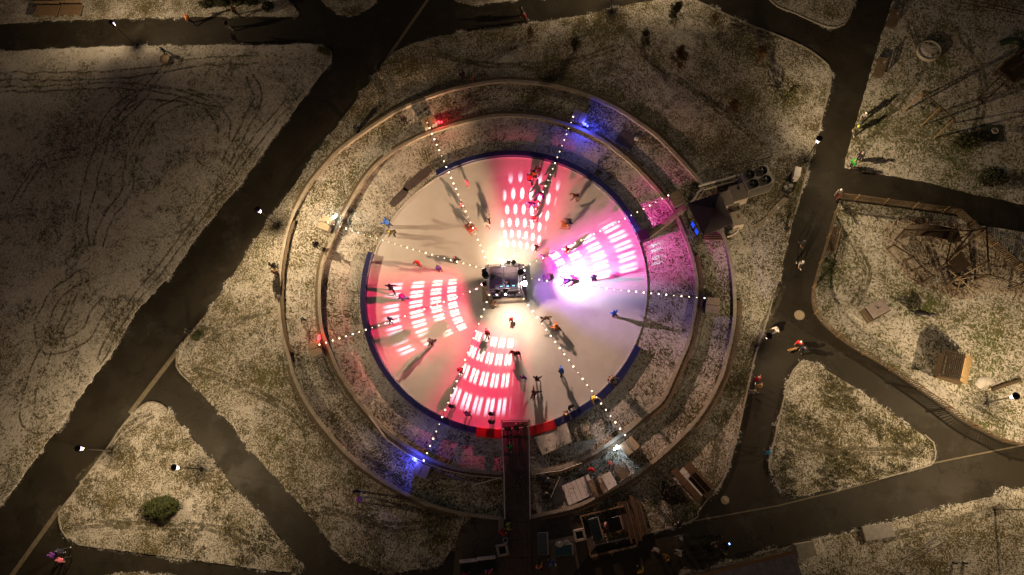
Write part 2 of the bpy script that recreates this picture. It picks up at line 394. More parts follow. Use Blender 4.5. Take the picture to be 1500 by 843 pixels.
# the amphitheatre round the rink
RING_IN = [(736, 694), (688, 689), (656, 682.6), (618.7, 666.6), (579, 641), (547, 612), (525, 586), (500, 548), (486, 516), (473.5, 482.6), (470, 430), (475, 386), (489, 352), (510, 308), (539, 260), (572, 228), (614, 204), (659, 187.6), (712, 174.4), (745, 171.6), (788, 174.4), (819, 181.6), (848, 191), (884, 209), (922, 239), (949, 265.6), (970, 289.6), (982, 303), (997, 335), (1010, 369), (1017, 395), (1020, 420), (1018, 450), (1013, 476), (1007, 504), (996, 530), (986, 553), (970, 586), (945, 608), (920, 629.5), (883, 657), (852.6, 672.7), (821.7, 685), (778, 692)]
RING_OUT = [(734, 759), (720, 758), (672, 751), (624, 737), (585.8, 717.8), (544, 692), (512, 666.6), (480, 631), (454.5, 596), (435, 557.7), (424, 519), (417, 495.7), (411.7, 456.5), (412, 412), (415.7, 378), (424, 339), (438, 303), (455, 272.8), (474.4, 248.8), (496, 225), (527, 201), (563, 176.8), (592, 160), (628, 145.6), (664, 133.6), (712, 124), (740, 121.6), (760, 122.3), (800, 126.4), (841, 136), (874, 148), (908, 164.8), (939, 185), (963, 203), (992, 232), (1016, 258.4), (1027, 272)]
RING_OUT2 = [(1054.8, 338), (1065, 364), (1072, 400), (1075, 434), (1075, 465.7), (1070.4, 497), (1062.6, 528), (1056, 552), (1031.5, 598.6), (1007, 629.5), (976, 660), (945, 685), (908, 709.7), (868, 731), (837, 743.6), (779, 757)]
pin = pxpath(RING_IN, .5); pout = pxpath(RING_OUT, .5); pout2 = pxpath(RING_OUT2, .5)
def between(A, B, z, m, name):
    mb = MB(); n = len(A)
    va = [mb.b.verts.new((p.x, p.y, z)) for p in A]
    vb = [mb.b.verts.new((q.x, q.y, z)) for q in B]
    for i in range(n-1): mb.b.faces.new((va[i], va[i+1], vb[i+1], vb[i]))
    return structure(mb.build(name, m))
rink_edge = [RC+(p-RC).normalized()*(RR+.1) for p in pin]
between(pin, rink_edge, .068, M_SLOPE, 'grass_slope')
def nearest_out(p):
    d = (p-RC).normalized(); best = None; bs = -2
    for q in pout+pout2:
        k = (q-RC).normalized().dot(d)
        if k > bs: bs, best = k, q
    return RC+d*(best-RC).length
between(pin, [nearest_out(p) for p in pin], .064, M_TERR, 'grass_terrace')

def ring_wall(name, path, label, w=.26, h=.46, bench=None, side=1, group='ring walls of the amphitheatre'):
    t = thing(name, label, 'seat wall', tuple(path[0]), group=group)
    o = Vector(t.location)
    P = [p-o for p in path]
    MB().sweep(P, [(-w/2, 0), (-w/2, h-.07), (-w/2-.03, h-.07), (-w/2-.03, h), (w/2+.03, h), (w/2+.03, h-.07), (w/2, h-.07), (w/2, 0)]).build('wall', M_CONC, t)
    return t, P
tin, Pin = ring_wall('seat_wall', pin, 'smaller pale concrete ring wall with wooden bench boards, nearest round the ice rink')
tout, Pout = ring_wall('seat_wall', pout, 'larger pale ring wall curving round the west and north of the rink')
tout2, Pout2 = ring_wall('seat_wall', pout2, 'larger ring wall curving from the dark canopy round the south east of the rink')
def bench(t, P, a, b, off, n=2, z=.40):
    seg = P[int(a*(len(P)-1)):int(b*(len(P)-1))+1]
    mb = MB(); pw = .125
    for k in range(n):
        o = off+k*(pw+.02)*(1 if off > 0 else -1)
        mb.sweep(seg, [(o-pw/2, z-.04), (o-pw/2, z), (o+pw/2, z), (o+pw/2, z-.04)])
    x = mb.build('bench_boards', M_PLANK, t)
    lg = MB()
    for p in seg[::4]: lg.box((p.x, p.y, .18), (.12, .12, .36))
    s = MB(); o = off+(n-1)*.085*(1 if off > 0 else -1)
    q = seg[::4] if len(seg) > 8 else seg
    for i in range(len(seg)-1):
        if i % 4 == 0:
            d = (seg[i+1]-seg[i]).normalized(); nl = Vector((-d.y, d.x, 0)); c = seg[i]+nl*o
            s.box((c.x, c.y, .18), (.1, .26, .355), math.atan2(d.y, d.x))
    lg.b.free(); s.build('bench_supports', M_CONC, t)
# paths run clockwise seen from above: + is the outer side
bench(tin, Pin, .0, .30, .28); bench(tin, Pin, .31, .40, .28); bench(tin, Pin, .41, .60, .28); bench(tin, Pin, .61, .74, .28)
bench(tin, Pin, .76, .90, .30, 3); bench(tin, Pin, .90, .99, .28)
bench(tout, Pout, .30, .45, -.28, 2); bench(tout, Pout, .46, .57, .28, 2); bench(tout, Pout, .05, .29, .28, 2); bench(tout, Pout, .58, .99, .28, 2)
bench(tout2, Pout2, .20, .55, .30, 3); bench(tout2, Pout2, .56, .98, .28, 2)
# thin edging line of the footway behind the inner ring
for a, b in ((0.02, .27), (.30, .47), (.5, .72), (.76, .99)):
    seg = pin[int(a*len(pin)):int(b*len(pin))]
    structure(MB().sweep(seg, [(.95, .05), (.95, .085), (1.03, .085), (1.03, .05)]).build('edging_stone', M_KERB))

# ice
def ice_mat():
    m, t, b = newmat('ice')
    tc = t.n('ShaderNodeTexCoord').outputs['Object']
    n1 = t.noise(tc, .5, 4, .6); n2 = t.noise(tc, 9, 4, .7, 1.5)
    def sc_(ang):
        mp = t.n('ShaderNodeMapping'); t.l(tc, mp.inputs[0]); mp.inputs['Rotation'].default_value = (0, 0, R(ang)); mp.inputs['Scale'].default_value = (.25, 5, 1)
        return t.noise(mp.outputs[0], 2.2, 4, .75, .6)
    s = t.math('MAXIMUM', sc_(20), t.math('MAXIMUM', sc_(95), sc_(150)))
    c = t.mix(t.sstep(n1, .3, .7), (.66, .66, .66), (.74, .74, .745))
    c = t.mix(t.math('MULTIPLY', t.sstep(s, .62, .76), .5), c, (.86, .86, .87))
    c = t.mix(t.math('MULTIPLY', t.sstep(n2, .52, .72), .3), c, (.5, .5, .5))
    t.l(c, b.inputs['Base Color']); b.inputs['Roughness'].default_value = .42
    b.inputs['Specular IOR Level'].default_value = .35
    bp = t.n('ShaderNodeBump'); bp.inputs['Strength'].default_value = .08; bp.inputs['Distance'].default_value = .02
    t.l(s, bp.inputs['Height']); t.l(bp.outputs[0], b.inputs['Normal'])
    return m
def circ(r, n=160): return [RC+Vector((r*math.cos(2*math.pi*i/n), r*math.sin(2*math.pi*i/n), 0)) for i in range(n)]
structure(MB().prism(circ(RR), .0, .10).build('ice_rink', ice_mat()))
ICE = .10
# ================================================================== RINK FITTINGS
M_NAVY = pm('navy_padding', (.017, .023, .12), .42, .25, 5)
M_RED = pm('red_padding', (.55, .02, .03), .35, .2, 5)
M_WHITE = pm('white_metal', (.7, .68, .66), .45, .12, 5)
M_BLACK = pm('black_metal', (.018, .018, .02), .45, .3, 6)
M_STEEL = pm('steel', (.42, .42, .44), .35, .2, 6, metal=.8)
M_RUBBER = pm('rubber_mat', (.085, .066, .066), .8, .35, 3, bump=.3)
M_GREY = pm('grey_paint', (.28, .27, .26), .55, .2, 4)
M_TAN = pm('tan_lid', (.40, .33, .23), .7, .25, 5)
M_BEIGE = pm('beige_panel', (.45, .40, .34), .6, .15, 3)
M_SNOWTOP = snow_mat('snow_cap', cover=.75, fine=4, macro=.4, bump=.5)
def ang_of(px, py): p = G(px, py)-RC; return math.atan2(p.y, p.x)
def arc_pts(a0, a1, r, step=.3):
    n = max(2, int(abs(a1-a0)*r/step)); return [RC+Vector((r*math.cos(a0+(a1-a0)*i/n), r*math.sin(a0+(a1-a0)*i/n), 0)) for i in range(n+1)]
def barrier(a0px, a1px, label, mat, w=.64, h=.5, ccw=False, seglen=2.2, rim=True, name='padded_barrier', r=None):
    a0, a1 = ang_of(*a0px), ang_of(*a1px)
    if a1 > a0: a1 -= 2*math.pi            # run clockwise
    r = r or RR+.05+w/2
    P = arc_pts(a0, a1, r); t = thing(name, label, 'rink barrier', tuple(P[0]), group='padded barriers round the ice')
    o = Vector(t.location); n = max(1, round(abs(a1-a0)*r/seglen)); k = (len(P)-1)/n
    for i in range(n):
        A = arc_pts(a0+(a1-a0)*i/n+.0012, a0+(a1-a0)*(i+1)/n-.0012, r, .25); A = [p-o for p in A]
        b = .07
        MB().sweep(A, [(-w/2, .02), (-w/2, h-b), (-w/2+b, h), (w/2-b, h), (w/2, h-b), (w/2, .02)]).build('pad', mat, t)
    return t
barrier((636, 248), (938, 343), 'long navy padded barrier curving along the top edge of the ice', M_NAVY)
barrier((700, 624), (540, 371), 'long navy padded barrier curving along the lower left edge of the ice', M_NAVY)
barrier((940, 512), (811, 612), 'navy padded barrier on the lower right edge of the ice with people leaning on it', M_NAVY, w=.72)
barrier((736, 630), (701, 624), 'shiny red padded barrier left of the rink entrance', M_RED, w=.9, h=.6, seglen=9)
barrier((810, 613), (776, 628), 'shiny red padded barrier right of the rink entrance', M_RED, w=.9, h=.6, seglen=9)
# low white rim of the ice sheet
structure(MB().sweep(circ(RR+.03, 200), [(-.05, .0), (-.05, .16), (.05, .16), (.05, .0)], True).build('rink_rim', M_WHITE))
# pipe from the rink to the pump tent
def plain(name, mb, m, label, cat, group=None, smooth=False):
    o = mb.build(name, m, None, smooth); return tag(o, label, cat, group)
p = G(940, 350); t = thing('manifold_box', 'black square box at the rink edge where the pale duct ends', 'box', tuple(p), ang_of(940, 350))
MB().box((.1, 0, .5), (.95, .95, 1.0), bev=.06).build('housing', M_BLACK, t)
MB().box((.1, 0, 1.03), (1.02, 1.02, .06), bev=.02).build('lid', pm('dark_lid', (.035, .03, .05), .4), t)
for k in (-.3, .3): MB().cyl((-.3, k, .5), (-.46, k, .5), .1).build('pipe_stub', M_STEEL, t)
a, b = G(949, 346, .3), G(1004, 304, .3); d = b-a
t = thing('pipe_duct', 'straight pale covered pipe duct from black box to dark canopy', 'duct', (a.x, a.y, 0), math.atan2(d.y, d.x))
MB().box((d.length/2, 0, .3), (d.length, .62, .5), bev=.05).build('casing', M_BEIGE, t)
MB().box((d.length/2, 0, .575), (d.length, .12, .05)).build('ridge', M_TAN, t)
s = MB()
s.b.free()
for i in range(5): MB().box((d.length*i/4*.96+.1, 0, .3), (.06, .68, .56)).build('clamp_band', M_GREY, t)

# entrance walkway of rubber mats with hand rails
a, b = G(756, 618), G(759, 850)
d = (b-a).normalized(); L = (b-a).length
t = thing('entrance_walkway', 'dark rubber matted walkway leading up to the rink entrance', 'walkway', (a.x, a.y, 0), math.atan2(d.y, d.x))
for i in range(int(L/1.5)):
    MB().box((.75+i*1.5, 0, .075), (1.47, 2.55, .09), bev=.015).build('rubber_mat', M_RUBBER, t)
s = MB()
for y in (-1.0, -.62, -.22, .2, .63, 1.02): s.box((L/2-.3, y, .124), (L-1, .05+.05*rnd.random(), .006))
s.build('worn_stripes', pm('worn_rubber', (.11, .085, .08), .8, .4, 2), t)
def railing(name, px, label, h=1.05, sp=1.5, m=None, rails=(1.0, .55), group='metal hand rails', gap=None, mat=None):
    P = lin([G(x, y) for x, y in px], sp, False) if gap is None else pxpath(px, sp)
    t = thing(name, label, 'railing', tuple(P[0]), group=group); o = Vector(t.location); P = [p-o for p in P]
    m = mat or M_WHITE
    for p in P: MB().cyl((p.x, p.y, 0), (p.x, p.y, h), .03, n=8).build('post', m, t)
    for z in rails: MB().tube([Vector((p.x, p.y, z*h)) for p in P], .028).build('rail', m, t)
    return t
railing('hand_rail', [(736, 616), (740, 700), (741, 760)], 'thin metal hand rail along the left side of the matted walkway')
railing('hand_rail', [(776, 616), (777, 700), (778, 760)], 'thin metal hand rail along the right side of the matted walkway')
railing('hand_rail', [(545, 611), (571, 646), (600, 666), (626, 679), (656, 690), (690, 697), (736, 701)], 'metal hand rail behind the lower left bench of the smaller ring', gap=1)
railing('hand_rail', [(695, 711), (735, 700)], 'short slanted metal rail beside the lower ring bench', rails=(1.0, .75, .5, .25), sp=1.4)
railing('hand_rail', [(780, 696), (822, 690), (852, 679)], 'thin metal rail behind the ring bench right of the walkway', gap=1)
t = thing('entrance_gate', 'pale tube gate frame across the rink end of the walkway', 'gate', tuple(G(756, 617)))
for x in (-1.32, 1.32): MB().cyl((x, 0, 0), (x, 0, 1.15), .05).build('gate_post', pm('orange_post', (.75, .35, .12), .5), t)
for z in (1.05, .62): MB().cyl((-1.32, 0, z), (1.32, 0, z), .035).build('gate_bar', M_WHITE, t)

# dark mats lying where the barrier is missing
for (x, y), sz, rz, lab in (((612, 263), (3.6, 1.0), 40, 'longer dark rubber mat on snow beside the open upper left ice edge'), ((585, 290), (2.4, .9), 47, 'shorter dark rubber mat on snow below the longer mat')):
    pts = []
    for i in range(28):
        u = i/28*2*math.pi; q = Vector((sz[0]/2*math.copysign(abs(math.cos(u))**.5, math.cos(u)), sz[1]/2*math.copysign(abs(math.sin(u))**.5, math.sin(u)), 0))*(1+rnd.uniform(-.05, .05))
        q.rotate(Matrix.Rotation(R(rz), 3, 'Z')); pts.append(q+G(x, y))
    plain('rubber_mat', MB().prism(pts, .07, .11), M_RUBBER, lab, 'mat', 'loose rubber mats')

# ------------------------------------------------------------------ ballast blocks that anchor the light strings
BAL = [  # photo place, facing the rink, label, light colour
 ((628, 178), 'pair of ballast blocks lit red at the upper left of the ring', 'red'),
 ((848, 171), 'pair of ballast blocks lit blue at the top of the ring', 'blue'),
 ((477, 327), 'pair of ballast blocks with a white lamp at the left of the ring', 'white'),
 ((462, 511), 'pair of ballast blocks lit red at the lower left of the ring', 'red'),
 ((617, 689), 'pair of ballast blocks lit blue behind the lower left ring bench', 'blue'),
 ((922, 654), 'pair of ballast blocks with a cool white lamp at the lower right of the ring', 'cool'),
 ((1044, 447), 'pair of unlit tan ballast blocks at the right of the ring', None),
 ((991, 291), 'pair of unlit ballast blocks beside the dark canopy', None)]
bal_pos = []
LC = {'red': (1, .02, .03), 'blue': (.05, .06, 1), 'white': (.9, 1, .9), 'cool': (.75, .88, 1)}
for (x, y), lab, colr in BAL:
    p = G(x, y, .95); p.z = 0; d = (RC-p).normalized(); rz = math.atan2(d.y, d.x)
    t = thing('ballast_blocks', lab, 'ballast', tuple(p), rz, 'ballast blocks holding the light strings')
    for s in (-.38, .38):
        MB().box((0, s, .5), (1.18, .68, .88), bev=.05).build('block', M_GREY, t)
        MB().box((0, s, .965), (1.22, .70, .05), bev=.02).build('block_lid', M_TAN, t)
    MB().cyl((.68, -.2, .06), (.68, -.2, 2.5), .045, .035).box((.68, -.2, .065), (.3, .3, .03)).build('mast', M_BLACK, t)
    bal_pos.append((p, d, rz))
    if colr:
        n = Vector((-d.y, d.x, 0)); q = p+d*.62+n*.98
        w = thing('wash_lamp', f'small {"cool white" if colr=="cool" else colr} wash lamp before the '+lab.split(' at the ')[-1].split(' behind the ')[-1]+' blocks', 'lamp', tuple(q), rz, 'wash lamps round the ring')
        MB().box((0, 0, .03), (.3, .36, .04)).cyl((0, 0, .04), (0, 0, .75), .03).box((0, 0, .78), (.22, .3, .16), bev=.03).build('body', M_BLACK, w)
        for k, (zz, yy) in enumerate(((.92, -.06), (.74, .22))):
            MB().sph((-.02, yy, zz), .17 if k == 0 else .11, 2, (1, 1, .8)).build('lens', glow('lens_'+colr, LC[colr], {'red': 6, 'blue': 6, 'white': 12, 'cool': 14}[colr], True), w)
        ld = bpy.data.lights.new('wash_beam', 'POINT'); ld.energy = {'red': 45, 'blue': 230, 'white': 60, 'cool': 50}[colr]; ld.color = LC[colr]; ld.shadow_soft_size = .06
        lo = link('wash_beam', ld, w); lo.location = (0, 0, 1.15)

# ------------------------------------------------------------------ stage tower in the middle of the ice
def GS(x, y, z): return G(x, y, z)
stc = (G(717, 441, 1.0)+G(770, 401, 1.0))/2; stc = Vector((stc.x, stc.y, 0))
t = stage = thing('stage_tower', 'truss stage tower with disc jockey desk standing in the middle of the ice', 'stage', (stc.x, stc.y, ICE), R(1.5))
SW, SD = 3.5, 2.8
M_DECK = pm('deck', (.085, .05, .10), .5, .3, 3)
MB().box((0, 0, .95), (SW, SD, .1), bev=.02).build('deck', M_DECK, t)
MB().box((0, SD/2+.42, .94), (SW-.1, .82, .1), bev=.02).build('rear_deck', M_DECK, t)
for sx in (-1.5, 0, 1.5): MB().cyl((sx, SD/2+.7, 0), (sx, SD/2+.7, .89), .05).build('deck_prop', M_STEEL, t)
MB().box((0, -SD/2+.16, 1.02), (SW, .34, .05), bev=.01).build('deck_edge', M_BEIGE, t)
MB().box((0, -SD/2-.02, .48), (SW, .04, .84)).build('skirt', M_GREY, t)
MB().box((-SW/2-.02, 0, .48), (.04, SD, .84)).build('skirt', M_TAN, t)
MB().box((SW/2+.02, 0, .48), (.04, SD, .84)).build('skirt', M_BLACK, t)
MB().box((0, SD/2+.02, .48), (SW, .04, .84)).build('skirt', M_BLACK, t)
MB().box((-SW/2-.45, -.25, .27), (.78, 1.9, .46), bev=.02).box((-SW/2-.2, -.25, .6), (.34, 1.9, .22), bev=.02).build('side_step', M_TAN, t)
def truss(mb, p, q, w=.24, r=.022):
    p, q = Vector(p), Vector(q); ax = (q-p).normalized()
    u = ax.cross(Vector((0, 0, 1))); u = Vector((1, 0, 0)) if u.length < .1 else u.normalized(); v = ax.cross(u)
    C = [(u+v)*w/2, (u-v)*w/2, (-u-v)*w/2, (-u+v)*w/2]
    for c in C: mb.cyl(p+c, q+c, r, n=6)
    n = max(2, int((q-p).length/.35))
    for i in range(n):
        a, b = p.lerp(q, i/n), p.lerp(q, (i+1)/n)
        for k in range(4): mb.cyl(a+C[k], b+C[(k+1) % 4], r*.6, n=4)
TZ = 4.15; tx, ty = 1.55, 1.18
for sx in (-1, 1):
    for sy in (-1, 1):
        m = MB(); truss(m, (sx*tx, sy*ty, 1.0), (sx*tx, sy*ty, TZ)); m.build('truss_leg', M_STEEL, t)
for (p, q) in (((-tx, ty, TZ), (tx, ty, TZ)), ((-tx, -ty, TZ), (tx, -ty, TZ)), ((-tx, -ty, TZ), (-tx, ty, TZ)), ((tx, -ty, TZ), (tx, ty, TZ))):
    m = MB(); truss(m, p, q); m.build('truss_beam', M_STEEL, t)
m = MB(); truss(m, (0, -ty, TZ), (0, ty, TZ), .12, .015); m.build('truss_beam', M_STEEL, t)
def onstage(name, label, cat, x, y, z, rz=0, group=None):
    return thing(name, label, cat, tuple(stage.matrix_basis @ Vector((x, y, z))), rz, group)
for i, (sx, sy, lab) in enumerate(((-1, .35, 'round black drum speaker hung on the left side of the stage truss'), (1, .35, 'round black drum speaker hung on the right side of the stage truss'))):
    s = onstage('drum_speaker', lab, 'speaker', sx*(tx+.12), sy, TZ-.25, 0, 'drum speakers on the stage truss')
    MB().cyl((0, 0, 0), (0, 0, .5), .33, .33, 20).build('cabinet', M_BLACK, s)
    MB().lathe([(.33, .5), (.3, .53), (.26, .51), (.05, .47), (0, .5)], 20).build('cone', M_BLACK, s)
    MB().box((0, 0, .2), (.1, .9, .06)).build('bracket', M_STEEL, s)
k = onstage('music_desk', 'long desk with mixers on the stage front', 'desk', .1, -.35, 1.0)
MB().box((0, 0, .92), (2.3, .62, .05), bev=.01).build('table_top', M_GREY, k)
MB().box((0, -.29, .46), (2.3, .04, .86)).build('front_panel', M_GREY, k)
for sx in (-1.08, 1.08): MB().box((sx, .22, .45), (.06, .06, .88)).build('leg', M_BLACK, k)
for i, (x, lab) in enumerate(((-.55, 'left small black mixer on the music desk'), (.05, 'middle small black mixer on the music desk'), (.62, 'right small black mixer on the music desk'))):
    s = onstage('mixer', lab, 'mixer', .1+x, -.32, 1.95, 0, 'mixers on the desk')
    MB().box((0, 0, .06), (.42, .36, .1), bev=.015, tilt=(R(6), 0)).build('body', M_BLACK, s)
    MB().box((0, .08, .125), (.26, .08, .012), tilt=(R(6), 0)).build('screen', glow('screen', (.3, .7, 1), 2.5), s)
    for kx in (-.1, .1): MB().cyl((kx, -.08, .1), (kx, -.08, .14), .05).build('knob', M_STEEL, s)
for sx, lab in ((-1.05, 'black floor monitor at the left front of the stage'), (.35, 'black floor monitor at the middle front of the stage'), (1.15, 'black floor monitor at the right front of the stage')):
    s = onstage('floor_monitor', lab, 'speaker', sx, -.98, 1.05, 0, 'floor monitors on the stage front')
    MB().prism([(-.38, -.2), (.38, -.2), (.38, .2), (-.38, .2)], 0, .38).build('cabinet', M_BLACK, s)
    MB().box((0, .03, .39), (.62, .26, .02), tilt=(R(-12), 0)).build('grille', M_GREY, s)

# stage lamps: what they throw is set by the lens in front of each lamp
def lens_light(parent, kind, colr, energy, az, tilt, gobo=None, soft=.07, p=1.0, cone=165, blend=.25):
    ld = bpy.data.lights.new('stage_beam', 'SPOT'); ld.energy = energy; ld.color = colr
    ld.spot_size = R(cone); ld.spot_blend = blend; ld.shadow_soft_size = soft
    ld.use_nodes = True; t = NT(ld.node_tree)
    em = [x for x in ld.node_tree.nodes if x.type == 'EMISSION'][0]
    nrm = t.n('ShaderNodeTexCoord').outputs['Normal']; s = t.n('ShaderNodeSeparateXYZ'); t.l(nrm, s.inputs[0])
    nz = t.math('MAXIMUM', t.math('ABSOLUTE', s.outputs[2]), .02)
    u = t.math('DIVIDE', s.outputs[0], nz); v = t.math('DIVIDE', s.outputs[1], nz)
    # how steeply this ray falls towards the ground: the lens throws more light far out
    fall = t.math('MAXIMUM', t.math('SUBTRACT', t.math('MULTIPLY', nz, math.cos(R(tilt))), t.math('MULTIPLY', s.outputs[1], math.sin(R(tilt)))), .12)
    boost = t.math('MULTIPLY', t.math('POWER', fall, -p), t.sstep(fall, .135, .2))   # strength cut to nothing at low angles, so the light ends near the ring
    if gobo is None:
        t.val(em.inputs['Strength'], boost)
    else:
        def band(x, c, hw, e): return t.sstep(t.math('ABSOLUTE', t.math('SUBTRACT', x, c)), hw+e, hw-e)
        W, v0, v1, back, cells, far, style = gobo
        wedge = t.math('MULTIPLY', band(u, 0, W-.06, .30), band(v, (v0+v1)/2, (v1-v0)/2, .20))
        # pairs of slits in rows, bent by the lens
        v = t.math('ADD', v, t.math('MULTIPLY', t.math('MULTIPLY', u, u), .32))
        fu = t.math('FRACT', t.math('ADD', t.math('DIVIDE', u, .158), 100.5)); fu = t.math('ABSOLUTE', t.math('SUBTRACT', fu, .5))
        bars = t.math('MULTIPLY', t.sstep(fu, .02, .11), t.sstep(fu, .40, .29))
        fv = t.math('ABSOLUTE', t.math('SUBTRACT', t.math('FRACT', t.math('ADD', t.math('DIVIDE', v, .235), 100.02)), .5))
        rows = t.sstep(fv, .37, .2)
        reg = t.math('MULTIPLY', band(u, -.02, W-.18, .03), band(v, (v0+.05+v1-.18)/2, (v1-v0-.2)/2, .05))
        ring = t.math('ADD', t.math('POWER', t.math('DIVIDE', u, W), 2), t.math('POWER', t.math('DIVIDE', t.math('SUBTRACT', v, .85), .95), 2))
        reg = t.math('MULTIPLY', reg, t.sstep(ring, 1.0, .85))
        mask = t.math('MULTIPLY', t.math('MULTIPLY', bars, rows), reg)
        if style:                            # staggered round cells instead of slits
            rv = t.math('ADD', t.math('DIVIDE', v, .17), 100); ru = t.math('ADD', t.math('DIVIDE', u, .135), t.math('MULTIPLY', t.math('FLOOR', rv), .5))
            dv = t.math('SUBTRACT', t.math('FRACT', rv), .5); du = t.math('SUBTRACT', t.math('FRACT', t.math('ADD', ru, 100)), .5)
            e = t.math('ADD', t.math('POWER', t.math('DIVIDE', t.math('ADD', du, t.math('MULTIPLY', dv, .25)), .27), 2), t.math('POWER', t.math('DIVIDE', dv, .40), 2))
            mask = t.math('MULTIPLY', t.sstep(e, 1.05, .45), reg)
        cv = t.n('ShaderNodeCombineXYZ'); t.val(cv.inputs[0], u); t.val(cv.inputs[1], v)
        mask = t.math('MULTIPLY', mask, t.math('ADD', .35, t.math('MULTIPLY', t.noise(cv.outputs[0], 5.5, 2, .6), 1.2)), clamp=True)
        cc = t.mix(t.sstep(v, .6, 1.3), cells, far)
        col = t.mix(mask, back, cc)
        t.l(col, em.inputs['Color'])
        st = t.math('MULTIPLY', t.math('MULTIPLY', boost, t.math('ADD', wedge, t.math('MULTIPLY', mask, 0.0))), t.math('ADD', 1.75, t.math('MULTIPLY', mask, t.math('SUBTRACT', 1.7, t.math('MULTIPLY', t.sstep(v, .8, 1.6), 1.5)))))
        t.val(em.inputs['Strength'], st)
    lo = link('stage_beam', ld, parent)
    A = Vector((math.cos(az)*math.sin(R(tilt)), math.sin(az)*math.sin(R(tilt)), -math.cos(R(tilt))))
    U = Vector((math.cos(az)*math.cos(R(tilt)), math.sin(az)*math.cos(R(tilt)), math.sin(R(tilt))))
    z = -A; y = U; x = y.cross(z)
    M = Matrix((x, y, z)).transposed().to_4x4(); M.translation = Vector((0, 0, 0)); lo.matrix_basis = M
    return lo
def fixture(name, label, px, z, colr, lens, big=.13, group='stage lamps on the truss'):
    p = G(*px, z); t = thing(name, label, 'stage lamp', tuple(p), 0, group)
    MB().box((0, 0, .30), (.34, .2, .14), bev=.03).box((-.2, 0, .12), (.03, .1, .34)).box((.2, 0, .12), (.03, .1, .34)).build('yoke', M_BLACK, t)
    return t
def az_to(p, px): q = G(*px); return math.atan2(q.y-p.y, q.x-p.x)
STG = {}
def stpt(x, y, z): return stage.matrix_basis @ Vector((x, y, z))
def mkfix(x, y, lab, az, lens_m, lens_r, out=.3):
    p = stpt(x, y, TZ-.02)
    t = thing('stage_lamp', lab, 'stage lamp', tuple(p), az, 'stage lamps on the truss')
    MB().box((.1, 0, .14), (.3, .36, .22), bev=.04).box((-.12, 0, .22), (.14, .5, .05)).build('housing', M_BLACK, t)
    if lens_m: MB().sph((.27, 0, .16), lens_r, 2, (.7, 1, 1)).build('lens', lens_m, t)
    return t
def add_spot(t, az_local_off, **k):
    k.pop('kind', 0); lo = lens_light(t, '', **k)
    # children turn with the lamp: undo so that az is a world bearing
    Mi = Matrix.Rotation(-t.rotation_euler.z, 4, 'Z'); B = lo.matrix_basis.copy(); B.translation = Vector((.0, 0, 0))
    lo.matrix_basis = Mi @ B; lo.location = Vector((.42, 0, .16))
    return lo
WARM = (1, .86, .68)
azN = az_to(stage.location, (775, 290)); azE = az_to(stage.location, (880, 372)); azW = az_to(stage.location, (608, 458)); azS = az_to(stage.location, (711, 560))
G_FL = 540
# wash floods that fill the ice between the coloured pools
f = mkfix(0, ty+.2, 'glaring white flood lamp on the top edge of the stage truss', R(92), glow('lens_flood', (1, .95, .88), 30, True), .22)
add_spot(f, 0, colr=(1, .57, .30), energy=G_FL*1.25, az=R(142), tilt=56, p=2.35, soft=.12, cone=86, blend=.4)
add_spot(f, 0, colr=(1, .76, .48), energy=G_FL*3.2, az=R(84), tilt=24, p=.3, soft=.12, cone=86, blend=1)
f = mkfix(tx+.2, -.75, 'glaring cool white flood lamp on the right side of the stage truss', R(5), glow('lens_flood_cool', (.95, .93, 1), 34, True), .26)
add_spot(f, 0, colr=(1, .58, .40), energy=G_FL*.95, az=R(-52), tilt=56, p=2.35, soft=.12, cone=84, blend=.4)
add_spot(f, 0, colr=(.92, .84, 1.0), energy=G_FL*7, az=az_to(stage.location, (842, 396)), tilt=53, p=.8, soft=.10, cone=54, blend=1)
add_spot(f, 0, colr=(.40, .22, 1.0), energy=G_FL*1.5, az=az_to(stage.location, (900, 432)), tilt=58, p=1.4, soft=.10, cone=64, blend=.9)
add_spot(f, 0, colr=(.55, .16, 1.0), energy=G_FL*1.2, az=R(14), tilt=34, p=.3, soft=.10, cone=66, blend=.8)
f = mkfix(-tx-.2, .75, 'warm flood lamp on the left side of the stage truss', R(175), None, 0)
add_spot(f, 0, colr=(1, .56, .33), energy=G_FL*1.4, az=R(230), tilt=58, p=2.35, soft=.12, cone=56, blend=1)
f = mkfix(.2, -ty-.2, 'warm flood lamp on the bottom edge of the stage truss', R(268), glow('lens_flood', (1, .95, .88), 30, True), .10)
add_spot(f, 0, colr=(1, .72, .46), energy=G_FL*3.2, az=R(272), tilt=24, p=.3, soft=.12, cone=86, blend=1)
f = mkfix(1.0, ty+.2, 'warm flood lamp at the upper right corner of the stage truss', R(45), None, 0)
add_spot(f, 0, colr=(1, .56, .33), energy=G_FL*.85, az=R(44), tilt=58, p=2.35, soft=.12, cone=62, blend=1)
f = mkfix(-.9, .1, 'violet lamp shining down on the stage deck', R(0), None, 0)
add_spot(f, 0, colr=(.5, .1, 1), energy=70, az=0, tilt=12, p=0, soft=.08, cone=80, blend=.8)
for x, y in ((0, ty+.2), (tx+.2, -.75)):   # added fill lamps, standing in for stray light of the two glaring floods
    q = thing('fill_lamp', 'added glowing fill lamp above the '+('top' if x == 0 else 'right')+' flood of the stage truss', 'lamp', tuple(stpt(x, y, TZ+.3)), 0, 'added fill lamps on the truss')
    MB().cyl((0, 0, -.12), (0, 0, .0), .04).build('socket', M_BLACK, q); MB().sph((0, 0, .06), .08, 2).build('bulb', glow('lens_flood', (1, .95, .88), 30, True), q)
    ld = bpy.data.lights.new('fill_light', 'POINT'); ld.energy = 120; ld.color = (1, .76, .60); ld.shadow_soft_size = .06; lo = link('fill_light', ld, q); lo.location = (0, 0, .06)
